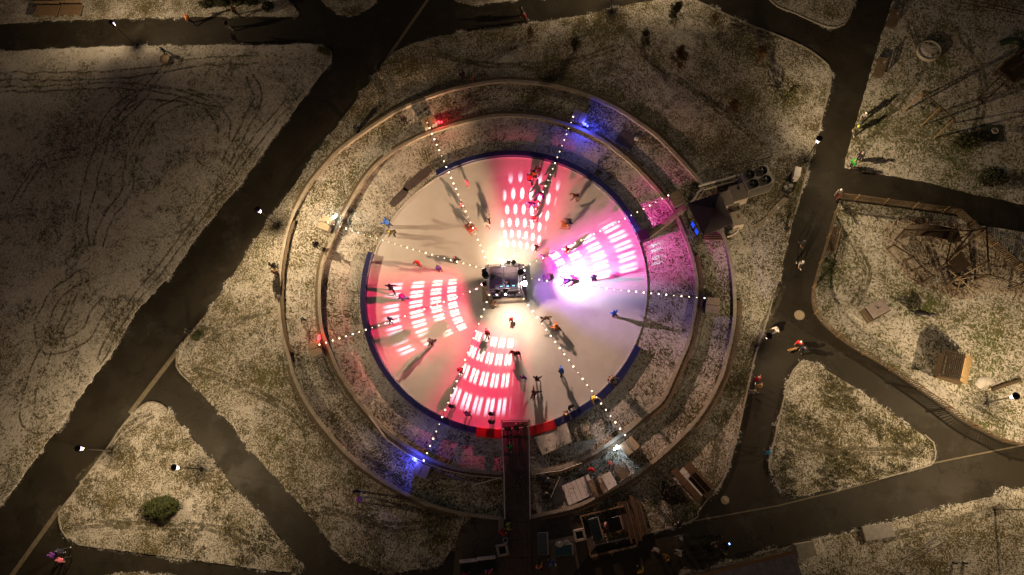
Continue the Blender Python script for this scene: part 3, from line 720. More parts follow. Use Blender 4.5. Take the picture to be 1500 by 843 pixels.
# four slit lamps throwing coloured pools with rows of white slits
RED = (1, .022, .11); MAG = (1, .03, .45); CELL = (1, .93, .72); FARC = (.95, .72, 1)
G_SL = 1300
for (x, y, az, col, lab, en) in ((.5, ty+.22, azN, (1, .04, .14), 'slit lamp throwing a pink pool towards the top of the ice', 1.0), (tx+.22, .45, azE, MAG, 'slit lamp throwing a magenta pool towards the right of the ice', 1.15),
                             (-tx-.22, -.55, azW, RED, 'slit lamp throwing a red pool towards the left of the ice', 1.0), (-.55, -ty-.22, azS, RED, 'slit lamp throwing a red pool towards the entrance', 1.0)):
    f = mkfix(x, y, lab, az, glow('lens_slit', (1, .6, .6), 8, True), .08)
    add_spot(f, 0, kind='', colr=(1, 1, 1), energy=G_SL*en, az=az, tilt=20, p=1.9, soft=.03, gobo=(.72 if az == azW else .58, .16, 1.45 if az == azE else 1.27, col, CELL, FARC, 1 if az == azN else 0))

# ------------------------------------------------------------------ strings of bulbs from the stage truss to the masts
M_BULB = glow('bulb_glow', (1, .80, .52), 6)
M_CABLE = pm('cable', (.03, .03, .03), .6)
anch = [(-1.3, ty), (.7, ty), (-tx, .9), (-tx, -.6), (-1.2, -ty), (1.2, -ty), (tx, .0), (tx, .8)]
names = ['upper left', 'top', 'left', 'lower left', 'bottom left', 'bottom right', 'right', 'upper right']
ends = ['red lit blocks at upper left', 'blue lit blocks at top', 'white lamp blocks at left', 'red lit blocks at lower left', 'blue lit blocks by the lower bench', 'cool white lamp blocks at lower right', 'unlit tan blocks at right', 'unlit blocks by the dark canopy']
bulb_me = None
for i, (p, d, rz) in enumerate(bal_pos):
    n = Vector((-d.y, d.x, 0))
    A = p+d*.68+n*(-.2); A.z = 2.5
    B = stpt(anch[i][0], anch[i][1], TZ+.14)
    t = thing('string_lights', f'string of warm bulbs from the stage to the {ends[i]}', 'string lights', tuple(A), group='strings of bulbs over the ice')
    N = 60; pts = []
    for k in range(N+1):
        u = k/N; q = A.lerp(B, u)-A; q.z -= 1.3*4*u*(1-u)*.5; pts.append(q)
    MB().tube(pts, .012, 5).build('cable', M_CABLE, t)
    L = (B-A).length; nb = int(L/.68)
    for k in range(nb):
        u = (k+.4)/nb; q = A.lerp(B, u)-A; q.z -= 1.3*4*u*(1-u)*.5+.1
        if bulb_me is None:
            b = MB().sph((0, 0, 0), .07, 2, (1, 1, 1.2)).build('bulb', M_BULB, t, True); bulb_me = b.data
        else: b = link('bulb', bulb_me, t)
        b.location = q; s = rnd.choice([.55, .75, .9, 1, 1.1]); b.scale = (s, s, s)

# ------------------------------------------------------------------ street lamps
M_POLE = pm('lamp_pole', (.10, .09, .085), .5, .2, 3)
M_DIFF = glow('lamp_globe', (.80, .70, 1), 1.35, True)
LAMPS = [ # head px, height, bearing of the lit side (None = all round), label, power
 ((161, 31), 4.9, 92, 'street lamp reaching over the path at the top left of the park', 1.0),
 ((376, 306), 4.9, -42, 'street lamp beside the middle of the long diagonal path', 2.2),
 ((112, 657), 4.9, None, 'street lamp on the left tip edge of the triangular lawn by the diagonal path', .8),
 ((253, 685), 4.9, None, 'street lamp inside the triangular lawn above the round green bush', .9),
 ((1201, 202), 4.9, 10, 'street lamp on the right edge of the central lawn above the cooling unit', 1.0),
 ((1490, 580), 4.9, None, 'street lamp near the slatted play hut', 1.2),
 ((897, -26), 4.9, 88, 'street lamp on the top edge of the central lawn with its head out of view', 1.1),
 ((1127, 492), 4.9, 20, 'street lamp with a black round cap beside the path right of the rink', .9),
 ((1512, 748), 5.6, 100, 'street lamp at the lower right with only its pole in view', 1.1)]
for (hx, hy), h, fw, lab, pw in LAMPS:
    p = G(hx, hy, h); p.z = 0
    t = thing('street_lamp', lab, 'street lamp', tuple(p), R(fw or 0), 'street lamps of the park')
    MB().cyl((0, 0, 0), (0, 0, .9), .085, .085, 12).cyl((0, 0, .9), (0, 0, h-.95), .06, .045, 10).build('pole', M_POLE, t)
    MB().cyl((0, 0, 0), (0, 0, .06), .2, .2, 16).build('base_plate', M_POLE, t)
    MB().lathe([(.045, h-1.0), (.10, h-.93), (.115, h-.86), (.02, h-.84)], 16).build('globe_mount', M_POLE, t)
    MB().sph((0, 0, h-.50), .20, 2, (1, 1, 1.35)).build('globe', M_DIFF, t)
    MB().lathe([(.0, h+.04), (.10, h+.03), (.25, h-.05), (.31, h-.14), (.30, h-.17), (.0, h-.14)], 24).build('cap', M_BLACK, t)
    if 'reaching over' in lab:
        MB().lathe([(.245, h-.88), (.26, h-.80), (.26, h-.22), (.245, h-.16)], 14, a0=R(128), a1=R(232)).build('back_shield', M_BLACK, t)
    ld = bpy.data.lights.new('lamp_light', 'POINT'); ld.energy = 850*pw; ld.color = (1, .71, .40); ld.shadow_soft_size = .10
    ld.use_nodes = True; nt = NT(ld.node_tree); em = [x for x in ld.node_tree.nodes if x.type == 'EMISSION'][0]
    s = nt.n('ShaderNodeSeparateXYZ'); nt.l(nt.n('ShaderNodeTexCoord').outputs['Normal'], s.inputs[0])
    nz = nt.math('MAXIMUM', nt.math('ABSOLUTE', s.outputs[2]), .02)
    # the lens sends most light to the path side
    side = 1.0 if fw is None else nt.math('ADD', .16, nt.math('MULTIPLY', nt.sstep(s.outputs[0], -.5, .35), .84))
    nt.val(em.inputs['Strength'], nt.math('MULTIPLY', nt.math('MULTIPLY', nt.math('POWER', nz, -2.1), nt.sstep(nz, .09, .5)), side))    # bat-wing lens: more light far along the path
    lo = link('lamp_light', ld, t); lo.location = (0, 0, h-.5)

# ------------------------------------------------------------------ pump tent, chiller and boxes on the right
c = [G(1007.6, 298, 2.3), G(1054, 283, 2.3), G(1074, 327, 2.3), G(1030.7, 344.6, 2.3)]
ctr = sum(c, Vector())/4; o = Vector((ctr.x, ctr.y, 0)); ap = G(1046.7, 305.4, 3.3)
t = thing('canopy_tent', 'dark purple pyramid canopy tent standing on the right of the ring', 'tent', tuple(o))
mb = MB(); vs = [mb.b.verts.new(q-o) for q in c]; va = mb.b.verts.new(ap-o); vl = [mb.b.verts.new(q-o-Vector((0, 0, .28))) for q in c]
for i in range(4):
    j = (i+1) % 4; mb.b.faces.new((vs[i], vs[j], va)); mb.b.faces.new((vs[j], vs[i], vl[i], vl[j]))
mb.build('canopy', pm('dark_purple_cloth', (.035, .022, .04), .7, .25, 2), t)
for q in c:
    w = (q-o)*.95; MB().box((w.x, w.y, 1.1), (.07, .07, 2.2)).build('post', M_BLACK, t)
for i, (x, y, lab) in enumerate(((1016, 328, 'upper blue glowing sign panel under the edge of the dark canopy'), (1021.5, 338, 'lower blue glowing sign panel under the edge of the dark canopy'))):
    p = G(x, y, 1.2); p.z = 0
    s = thing('blue_light_panel', lab, 'light panel', tuple(p), R(25), 'blue light panels by the canopy')
    MB().box((0, 0, .6), (.12, .62, 1.2), bev=.02).build('panel_case', M_BLACK, s)
    MB().box((-.02, 0, 1.205), (.09, .5, .02)).box((-.065, 0, .8), (.02, .5, .5)).build('panel_face', glow('blue_panel', (.02, .08, 1), 1.3), s)
def boxthing(name, label, cat, px, z, size, rz, m, top=None, group=None, parts=()):
    p = G(*px, z); p.z = 0
    t = thing(name, label, cat, tuple(p), R(rz), group)
    MB().box((0, 0, z/2), (size[0], size[1], z), bev=.03).build('body', m, t)
    if top: MB().box((0, 0, z+.02), (size[0]+.05, size[1]+.05, .045), bev=.015).build('lid', top, t)
    return t
t = boxthing('chiller_unit', 'big cooling unit with four round black fans on top', 'cooling unit', (1110.5, 260), 2.25, (2.55, 2.0), 16, M_GREY)
for sx in (-.62, .62):
    for sy in (-.5, .5):
        MB().lathe([(.40, 2.24), (.47, 2.38), (.44, 2.40), (.38, 2.28)], 24, (sx, sy, 0)).build('fan_shroud', M_BLACK, t)
        m = MB().cyl((sx, sy, 2.255), (sx, sy, 2.30), .10)
        for k in range(5):
            a = k*2*math.pi/5; m.box((sx+.23*math.cos(a), sy+.23*math.sin(a), 2.275), (.30, .15, .012), a, tilt=(R(20), 0))
        m.build('fan', pm('fan_blade', (.03, .03, .035), .5), t)
        MB().cyl((sx, sy, 2.252), (sx, sy, 2.254), .40, n=24).build('fan_well', M_BLACK, t)
m = MB()
for k in range(9): m.box((0, -1.01, .35+k*.2), (2.3, .03, .05))
m.build('louvre', pm('dark_grille', (.06, .06, .06), .5), t)
t = boxthing('pump_box', 'square pale pump box with one black dot between canopy and fans', 'box', (1082, 282), 1.6, (1.45, 1.6), 16, M_BEIGE, M_BEIGE)
MB().cyl((.1, .35, 1.64), (.1, .35, 1.7), .12).build('vent_cap', M_BLACK, t)
boxthing('cable_box', 'narrow pinkish box squeezed beside the canopy edge', 'box', (1065, 291), 1.2, (.8, 1.5), 16, pm('pink_grey', (.42, .36, .36), .6), M_BEIGE)
t = boxthing('water_tank', 'pale rounded tank poking out behind the lower right of the canopy', 'tank', (1080, 320), 1.2, (1.0, 1.5), 10, M_BEIGE)
MB().cyl((.15, .1, 1.2), (.15, .1, 1.25), .12).build('tank_cap', pm('rusty', (.25, .10, .05), .7), t)
MB().tube([Vector(q) for q in ((.1, -.75, .6), (-.2, -1.1, .5), (-.7, -1.3, .4), (-1.2, -1.35, .3))], .12, 8).build('outlet_pipe', M_BEIGE, t)
m = pxpath([(1023, 273), (1040, 268), (1062, 263), (1080, 257)], .5, .25)
t = thing('cooling_hose', 'upper pale hose running from the ring to the cooling unit', 'hose', (m[0].x, m[0].y, 0), group='cooling hoses'); o = Vector(t.location)
MB().tube([q-o for q in m], .13, 8).build('hose', M_WHITE, t)
MB().sph(m[-1]-o, .22, 1).build('coupling', M_STEEL, t)
m = pxpath([(1025, 280), (1045, 274), (1066, 269), (1078, 266)], .5, .22)
t = thing('cooling_hose', 'lower pale hose running beside the upper hose to the cooling unit', 'hose', (m[0].x, m[0].y, 0), group='cooling hoses'); o = Vector(t.location)
MB().tube([q-o for q in m], .11, 8).build('hose', M_BEIGE, t)
MB().sph(m[-1]-o, .2, 1).build('coupling', M_STEEL, t)
t = thing('cable_bundle', 'tangle of pale cables beside the upper left corner of the canopy', 'cables', tuple(G(1024, 288)))
for k in range(6):
    a = Vector((-1.0+k*.12, -.7, .1)); b = Vector((.2+k*.12, .9, .12)); q = a.lerp(b, .5)+Vector((rnd.uniform(-.2, .2), rnd.uniform(-.2, .2), .25))
    MB().tube(cr([a, q, b], .3), .045, 6).build('cable', M_WHITE if k % 2 else M_BEIGE, t)
# thin hose on the grass above the chiller
m = pxpath([(1026, 255), (1050, 247), (1085, 240), (1110, 235), (1128, 231)], .5, .1)
tag(MB().tube(m, .05, 6).build('ground_hose', M_RUBBER), 'thin dark hose lying on the grass above the cooling unit', 'hose')
# cabinet and steps right of the chiller
t = boxthing('utility_cabinet', 'small white cabinet standing by the path right of the cooling unit', 'cabinet', (1168.5, 252), 1.3, (.55, 1.0), -14, M_WHITE, M_WHITE)
MB().box((.285, 0, .7), (.02, .8, .95)).build('door', M_BEIGE, t)
t = boxthing('dark_crate', 'dark crate of junk below the white cabinet', 'crate', (1155, 273), .7, (.8, .9), -20, M_BLACK)
MB().box((.2, .1, .74), (.4, .3, .1), .4).box((-.2, -.2, .73), (.3, .4, .08), .9).build('contents', M_GREY, t)
for pa, pb, w, lab in (((1126, 316), (1152, 291), .45, 'pale plank walkway on the grass below the cooling unit'), ((1108, 332), (1128, 318), .35, 'short pale plank piece left of the longer plank walkway')):
    a, b = G(*pa), G(*pb); d = b-a
    t = thing('plank_walk', lab, 'planks', (a.x, a.y, 0), math.atan2(d.y, d.x), 'plank walks')
    for k in (-1, 1): MB().box((d.length/2, k*w*.28, .105), (d.length, w*.5, .05)).build('plank', wood('pale_plank', (.40, .34, .26), .4), t)
a = G(1050, 349)
t = thing('wood_rails', 'stack of thin wooden rails on the ground below the dark canopy', 'wood stack', tuple(a), R(-3))
for k in range(3): MB().box((0, k*.22-.2, .12), (2.5, .1, .09)).build('rail', M_PLANK, t)
b = G(918, 205); t = thing('dark_board', 'dark square board lying on the terrace grass at the upper right', 'board', (b.x, b.y, .07), R(-33))
MB().box((0, 0, .03), (1.9, 1.5, .05), bev=.01).build('board', M_RUBBER, t)
MB().sph((.85, .5, .12), .28, 1, (1, 1, .5)).build('snow_lump', M_SNOWTOP, t)
b = G(529, 200); t = thing('litter_bin', 'black litter bin against the outside of the larger ring wall', 'bin', tuple(G(524, 192)), R(30), 'litter bins')
def bin_parts(t):
    MB().lathe([(.22, 0), (.26, .8), (.28, .85), (.24, .88), (.22, .8), (.0, .78)], 14).build('body', M_BLACK, t)
    MB().lathe([(.0, .80), (.2, .80)], 14).build('liner', M_GREY, t)
bin_parts(t)
t = thing('litter_bin', 'black litter bin at the lower left corner of the central lawn', 'bin', tuple(G(278, 487)), 0, 'litter bins'); bin_parts(t)
t = thing('litter_bin', 'dark litter bin on the top edge of the diagonal path corner', 'bin', tuple(G(553, 104)), 0, 'litter bins'); bin_parts(t)
# manhole covers
for (x, y), r, lab in (((1171, 462), .42, 'pale round manhole cover on the path right of the rink'), ((1062, 733), .33, 'faint yellowish manhole cover on the lower right path')):
    p = G(x, y); t = thing('manhole_cover', lab, 'manhole cover', (p.x, p.y, .005), 0, 'manhole covers')
    MB().lathe([(r, 0), (r, .012), (r*.9, .012), (r*.88, .008), (0, .008)], 24).build('cover', pm('manhole', (.40, .33, .22) if r > .4 else (.16, .13, .05), .6, .3, 12), t)
    MB().lathe([(r*1.14, -.004), (r*1.14, .006), (r*1.02, .006)], 24).build('frame', M_KERB, t)
# ================================================================== PARK FURNITURE
W_DARK = wood('dark_timber', (.075, .05, .028), .0)
W_SNOWY = wood('snowy_timber', (.20, .14, .085), .45)
W_MID = wood('mid_timber', (.24, .16, .09), .12)
W_PALE = wood('pale_timber', (.36, .27, .16), .25)
def park_bench(pa, pb, lab, m=W_SNOWY, wid=.5, group='park benches', back=1):
    a, b = G(*pa), G(*pb); d = b-a; L = d.length; c = (a+b)/2
    t = thing('park_bench', lab, 'bench', (c.x, c.y, .03), math.atan2(d.y, d.x), group)
    s = MB()
    for k in range(4): s.box((0, -wid/2+.06+k*wid/4, .45), (L, wid/4-.02, .045), bev=.008)
    s.build('seat', m, t)
    s = MB()
    for k in range(3): s.box((0, back*(wid/2+.06+k*.03), .58+k*.14), (L, .03, .11))
    s.build('backrest', m, t)
    for x in (-L/2+.25, L/2-.25): MB().box((x, 0, .21), (.08, wid, .43)).box((x, back*wid*.62, .62), (.07, .05, .5)).build('leg', M_BLACK, t)
park_bench((56, 18), (90, 18), 'left one of two wide wooden benches above the path at the top left', W_MID, 1.5)
park_bench((92, 17), (124, 17), 'right one of two wide wooden benches above the path at the top left', W_MID, 1.5)
park_bench((1300, 44), (1309, 18), 'bench by the path at the very top of the north playground lawn', W_SNOWY, .9, back=-1)
park_bench((1281, 117), (1290, 88), 'bench by the path below the topmost playground bench', W_SNOWY, .8, back=-1)
park_bench((1213, 372), (1223, 332), 'long low bench behind the left side of the playground fence', W_SNOWY, .6, back=-1)
# round raised sand tub
p = G(1359, 77); t = thing('sand_tub', 'round snow covered raised tub on the north playground lawn', 'sand tub', tuple(p))
MB().lathe([(1.13, 0), (1.15, .42), (1.12, .45), (1.02, .45), (1.0, .38)], 36).build('rim', M_CONC, t)
MB().lathe([(1.0, .36), (.6, .43), (.0, .46)], 36).build('sand_fill', snow_mat('snow_tub', cover=.62, fine=4, macro=.6, bump=.5), t)
# swing
h = 2.3; a, b = G(1351, 134, h), G(1399, 176, h); d = (b-a).normalized(); nl = Vector((-d.y, d.x, 0)); c = (a+b)/2
t = thing('swing_set', 'timber swing frame with long dark beam on the north playground lawn', 'swing', (c.x, c.y, 0), math.atan2(d.y, d.x)); L = (b-a).length/2
MB().cyl((-L, 0, h), (L, 0, h), .09).build('beam', W_DARK, t)
for x in (-L+.1, .25, L-.1):
    for s in (-1, 1): MB().cyl((x, 0, h), (x, s*1.25, 0), .08, n=8).build('leg', W_MID, t)
for x in (-L*.5, L*.6):
    s = MB().box((x, .05, .48), (.5, .22, .05), bev=.01).build('swing_seat', M_BLACK, t)
    MB().cyl((x-.22, 0, h), (x-.22, .05, .5), .015, n=5).cyl((x+.22, 0, h), (x+.22, .05, .5), .015, n=5).build('chain', M_STEEL, t)
# dark mat with spring toy
p = G(1453, 196); t = thing('safety_mat', 'dark square safety mat at the right of the north playground lawn', 'mat', (p.x, p.y, .06), R(-5))
MB().box((0, 0, .03), (2.0, 1.8, .06), bev=.015).build('mat', pm('dark_green_mat', (.035, .045, .03), .8, .3, 4), t)
t = thing('spring_toy', 'small ring seat spring toy on the dark square mat', 'spring toy', (p.x, p.y, .12), 0)
sp = [Vector((.12*math.cos(k*.7), .12*math.sin(k*.7), k*.014)) for k in range(32)]
MB().tube(sp, .02, 5).build('spring', M_STEEL, t)
MB().lathe([(.18, .46), (.30, .44), (.33, .49), (.30, .54), (.18, .52), (.18, .46)], 20).build('seat', M_GREY, t)
MB().cyl((0, .22, .5), (0, .3, .85), .03).cyl((-.18, .3, .85), (.18, .3, .85), .025).build('handle', M_BLACK, t)
# rope climber and dark platform at the top right
t = thing('climbing_tower', 'dark timber climbing tower with sloping ladder beam at the right edge', 'climbing tower', tuple(G(1478, 112)), R(35))
MB().box((0, 0, 1.3), (2.6, 2.2, .1)).build('platform', W_DARK, t)
for sx in (-1.2, 1.2):
    for sy in (-1, 1): MB().cyl((sx, sy, 0), (sx, sy, 2.5), .09, n=8).build('post', W_DARK, t)
m = MB()
for sy in (-.35, .35): m.cyl((-4.2, sy-.3, .05), (-1.2, sy, 1.4), .07, n=7)
for k in range(7): u = k/6; m.cyl((-4.1+2.9*u, -.6+.3*u, .1+1.3*u), (-4.1+2.9*u, .0+.3*u, .1+1.3*u), .035, n=6)
m.build('ladder', W_DARK, t)
m = MB(); prev = None
for k in range(13):
    a = k/12*math.pi*.9; q = Vector((1.3+1.6*math.sin(a), 1.0+1.1*(1-math.cos(a)), 1.3*(1-k/12)+.12))
    if prev: m.cyl(prev, q, .32, n=8, cap=False)
    prev = q
m.build('tube_slide', pm('green_plastic', (.02, .04, .018), .4), t)
MB().box((0, 0, 2.45), (2.7, .1, .1)).box((0, 1, 2.45), (2.7, .1, .1)).box((0, -1, 2.45), (2.7, .1, .1)).build('top_rail', W_MID, t)
a, b = G(1406, 0, .9), G(1500, 20, 1.6)
t = thing('zip_line', 'long cable ride frame running off the top right corner', 'cable ride', (a.x, a.y, 0)); o = Vector(t.location)
for k in (-.3, .3): MB().tube([Vector((0, k, .9)), b-o+Vector((0, k*.5, 0)), b-o+Vector((5, -1.2, .6))], .05, 6).build('cable_rail', W_DARK, t)
MB().cyl((0, -.6, 0), (0, 0, 1.6), .09).cyl((0, .6, 0), (0, 0, 1.6), .09).build('support', W_DARK, t)

W_FENCE = wood('fence_timber', (.15, .11, .07), .2)
# fence of thin pickets round the south playground lawn
FENCE = [(1520, 424), (1465, 374), (1399, 314), (1320, 303), (1227, 291)]
FENCE2 = [(1222, 312), (1209, 357), (1194, 406), (1188, 435), (1193, 460), (1212, 483), (1249, 511), (1295, 538), (1367, 586), (1412, 619), (1433, 630), (1468, 647), (1502, 653), (1540, 657)]
def fence(px, lab, smooth, h=1.3):
    P = pxpath(px, .5) if smooth else lin([G(x, y) for x, y in px], .5, False)
    t = thing('picket_fence', lab, 'fence', tuple(P[0]), group='fences of the playground'); o = Vector(t.location); P = [p-o for p in P]
    n = len(P); i = 0
    while i < n-1:
        j = min(n-1, i+5); seg = P[i:j+1]
        m = MB(); m.sweep(seg, [(-.03, h-.1), (-.03, h), (.03, h), (.03, h-.1)]); m.sweep(seg, [(-.025, .22), (-.025, .30), (.025, .30), (.025, .22)])
        fine = lin(seg, .16, False); d = seg[-1]-seg[0]; rz = math.atan2(d.y, d.x)
        for q in fine: m.box((q.x, q.y, h/2+.04), (.085, .022, h-.1), rz)
        m.build('panel', W_FENCE, t)
        q = P[i]; MB().box((q.x, q.y, h/2+.06), (.11, .11, h+.12), rz).build('post', W_MID, t)
        i = j
    q = P[-1]; MB().box((q.x, q.y, h/2+.06), (.11, .11, h+.12)).build('post', W_MID, t)
fence(FENCE, 'straight timber fence along the top and right of the south playground lawn', False)
fence(FENCE2, 'curving picket fence along the left and lower side of the south playground lawn', True)
# climbing landscape with arch, posts, nets
RUBBLE = snow_mat('bark_chips', cover=.52, fine=8, macro=.3, aniso=2.5, grass=(.085, .055, .04), snowc=(.5, .44, .37), bump=.6)
lawn('bark_chip_bed', [(1292, 330), (1330, 318), (1400, 326), (1440, 345), (1478, 372), (1512, 400), (1520, 440), (1480, 432), (1445, 428), (1420, 440), (1395, 436), (1370, 425), (1345, 418), (1320, 398), (1298, 372)], RUBBLE, .16, z=.09)
base = G(1385, 385)
t = thing('jungle_gym', 'large timber climbing frame with arch, posts and rope nets inside the playground fence', 'jungle gym', tuple(base)); o = Vector(t.location)
def L0(x, y, z=0): return G(x, y, z)-o
mb = MB(); prev = None; n = 16
for k in range(n+1):
    u = k/n; a = math.pi*(1-u); c = L0(1358, 352)+Vector((2.3*math.cos(a), .55*math.cos(a)*-1, 0)); q = Vector((c.x, c.y, .4+1.9*math.sin(a)))
    w = Vector((.25, .55, 0))
    cur = [mb.b.verts.new(q-w), mb.b.verts.new(q+w), mb.b.verts.new(q+w+Vector((0, 0, .07))), mb.b.verts.new(q-w+Vector((0, 0, .07)))]
    if prev:
        for i in range(4): mb.b.faces.new((prev[i], prev[(i+1) % 4], cur[(i+1) % 4], cur[i]))
    prev = cur
mb.build('arch', W_DARK, t)
POSTS = [(1299, 365, 1.7), (1311, 352, 2.3), (1322, 384, 2.0), (1336, 398, 2.4), (1352, 415, 2.2), (1376, 352, 2.6), (1386, 420, 2.8), (1372, 398, 2.6), (1403, 352, 2.7), (1421, 352, 2.9), (1424, 396, 3.0), (1428, 410, 2.4), (1478, 424, 2.4), (1494, 410, 2.4)]
tops = []
for x, y, hh in POSTS:
    a = L0(x, y); b = a+Vector((rnd.uniform(-.25, .25), rnd.uniform(-.25, .25), hh)); tops.append((a, b))
    MB().cyl(a, b, .115, .095, 9).build('log_post', W_DARK, t)
def beam(i, j, r=.07, u=.95, v=.95, m=W_DARK): MB().cyl(tops[i][0].lerp(tops[i][1], u), tops[j][0].lerp(tops[j][1], v), r, n=7).build('beam', m, t)
for i, j in ((0, 2), (2, 3), (3, 4), (1, 5), (5, 7), (7, 6), (5, 8), (8, 9), (9, 10), (10, 11), (7, 8), (12, 13), (6, 11), (11, 12)): beam(i, j)
beam(6, 10, .06, .5, .5, W_PALE); beam(7, 9, .08, .8, .6, W_PALE); beam(5, 8, .06, .5, .5, W_PALE)
def net(a, b, c, d, nu, nv, sag=.25):
    m = MB()
    def q(u, v): p = a.lerp(b, u).lerp(d.lerp(c, u), v); return p-Vector((0, 0, sag*4*u*(1-u)))
    for i in range(nu+1): m.tube([q(i/nu, j/4) for j in range(5)], .018, 4)
    for j in range(nv+1): m.tube([q(i/6, j/nv) for i in range(7)], .018, 4)
    m.build('rope_net', M_BLACK, t)
T = lambda i, u: tops[i][0].lerp(tops[i][1], u)
net(T(1, .9), T(5, .9), T(5, .25), T(1, .25), 10, 4); net(T(3, .7), T(7, .7), T(6, .4), T(4, .4), 8, 4, .5); net(T(10, .85), T(13, .9), T(12, .3), T(11, .3), 14, 5, .4); net(T(4, .8), T(6, .8), T(6, .1), T(4, .1), 8, 4, .4)
MB().prism([L0(1378, 388), L0(1398, 378), L0(1412, 395), L0(1392, 408)], 1.3, 1.4).build('platform', W_DARK, t)
MB().prism([L0(1371, 345, 0), L0(1392, 343, 0), L0(1397, 362, 0), L0(1378, 364, 0)], 1.5, 1.58).build('platform', W_DARK, t)
MB().box(L0(1410, 402)+Vector((0, 0, .75)), (.5, 1.4, .06), R(20), tilt=(R(-28), 0)).build('slide', M_STEEL, t)
p = G(1402, 412); t = thing('spinner', 'small roundabout with spoke bars at the foot of the climbing frame', 'roundabout', tuple(p))
MB().cyl((0, 0, 0), (0, 0, .9), .07).build('axle', M_STEEL, t)
MB().lathe([(.5, .30), (.75, .32), (.75, .36), (.5, .35)], 20).build('disc', M_BLACK, t)
for k in range(6):
    a = k*math.pi/3+.2; MB().cyl((0, 0, .62), (1.25*math.cos(a), 1.25*math.sin(a), .55), .05, .04, 7).build('spoke', W_PALE, t)
# toy box house and slatted hut
p = G(1277, 459); t = thing('play_house', 'small low play house with flat pinkish snow dusted roof', 'play house', tuple(p), R(28))
MB().box((0, 0, .7), (1.9, 1.3, 1.4)).build('wall', wood('brown_board', (.10, .075, .05), .0), t)
MB().box((.1, .05, 1.44), (1.75, 1.2, .07), bev=.02).build('roof', pm('pinkish_roof', (.40, .34, .33), .7, .2, 2), t)
MB().cyl((.1, .1, 1.47), (.1, .1, 1.53), .08).build('roof_vent', M_BLACK, t)
MB().box((-.3, -.66, .6), (.5, .03, .8)).build('doorway', M_BLACK, t)
for x in (-1.0, 1.0): MB().box((x, -.2, .75), (.05, .9, .06)).build('ledge', W_PALE, t)
p = G(1389, 541); rz = R(-20)
t = thing('slatted_hut', 'timber play hut with a snowy slatted roof slope and a tan boarded slope', 'hut', tuple(p), rz)
hw, hl, ez, rzz = 1.15, 1.12, 1.2, 1.9
mb = MB()
for s in (-1, 1): mb.box((0, s*hl, ez/2), (2*hw-.3, .08, ez))
mb.box((-hw+.15, 0, ez/2), (.08, 2*hl-.1, ez)); mb.box((hw-.15, 0, ez/2), (.08, 2*hl-.1, ez)); mb.build('wall', wood('hut_board', (.15, .10, .055), .05), t)
for s in (-1, 1):
    m = MB()
    for q in ((-hw+.15, ez), (hw-.15, ez), (.45, rzz)): pass
    v = [m.b.verts.new((x, s*hl+e, z)) for e in (-.03, .03) for x, z in ((-hw+.15, ez-.02), (hw-.15, ez-.02), (.42*.8, rzz-.06))]
    m.b.faces.new(v[:3]); m.b.faces.new(v[3:][::-1])
    for i in range(3): m.b.faces.new((v[i], v[(i+1) % 3], v[3+(i+1) % 3], v[3+i]))
    m.build('gable', wood('hut_board', (.15, .10, .055)), t)
m = MB(); n = 12
for k in range(n):
    u = (k+.5)/n; x = -hw-.1+(hw+.44)*u; z = ez-.05+(rzz-ez+.05)*u
    m.box((x, 0, z+.04), (.10, 2*hl+.35, .045), tilt=(0, -math.atan2(rzz-ez, hw+.44)))
m.build('roof_slats', wood('grey_slat', (.09, .07, .05), .33), t)
m = MB()
for u in (0, 1):
    m.box((-.45, (u-.5)*2*(hl-.2), (ez+rzz)/2-.03), (hw+.9, .06, .06), tilt=(0, -math.atan2(rzz-ez, hw+.44)))
m.build('rafter', W_DARK, t)
m = MB()
for k in range(5):
    u = (k+.5)/5; x = .36+(hw-.24)*u; z = rzz-(rzz-ez+.05)*u
    m.box((x, 0, z+.02), (.19, 2*hl+.3, .04), tilt=(0, math.atan2(rzz-ez, hw-.28)))
m.build('roof_boards', wood('tan_board', (.26, .18, .085), 0), t)
a, b = G(1451, 571), G(1490, 558); d = b-a
t = thing('balance_log', 'dark balance log lying on the snow above the right hand lamp', 'log', (a.x, a.y, 0), math.atan2(d.y, d.x))
MB().cyl((0, 0, .28), (d.length, 0, .42), .19, .16, 12).build('log', W_DARK, t)
for x in (.3, d.length-.3): MB().box((x, 0, .14), (.12, .34, .28)).build('support', M_BLACK, t)
p = G(1346, 462); t = thing('rocking_toy', 'dark rocking animal toy alone on the south playground lawn', 'rocking toy', tuple(p), R(-12)); t.scale = (1.35, 1.35, 1)
MB().sph((0, 0, .62), .3, 2, (2.0, .8, .75)).sph((.62, 0, .85), .2, 2, (1.2, .7, 1.1)).cyl((-.5, 0, .6), (-.8, 0, .75), .1, .04).build('animal_body', M_BLACK, t)
for sx in (-.35, .35): MB().cyl((sx, 0, 0), (sx, 0, .5), .1).build('spring', M_STEEL, t)
MB().cyl((.5, -.25, .95), (.5, .25, .95), .03).build('handle', M_GREY, t)
p = G(1443, 562); t = thing('snow_mound', 'low round snow mound between the slatted hut and the balance log', 'snow mound', tuple(p))
MB().sph((0, 0, .0), .8, 3, (1.1, .8, .3)).build('mound', M_SNOWTOP, t, True)
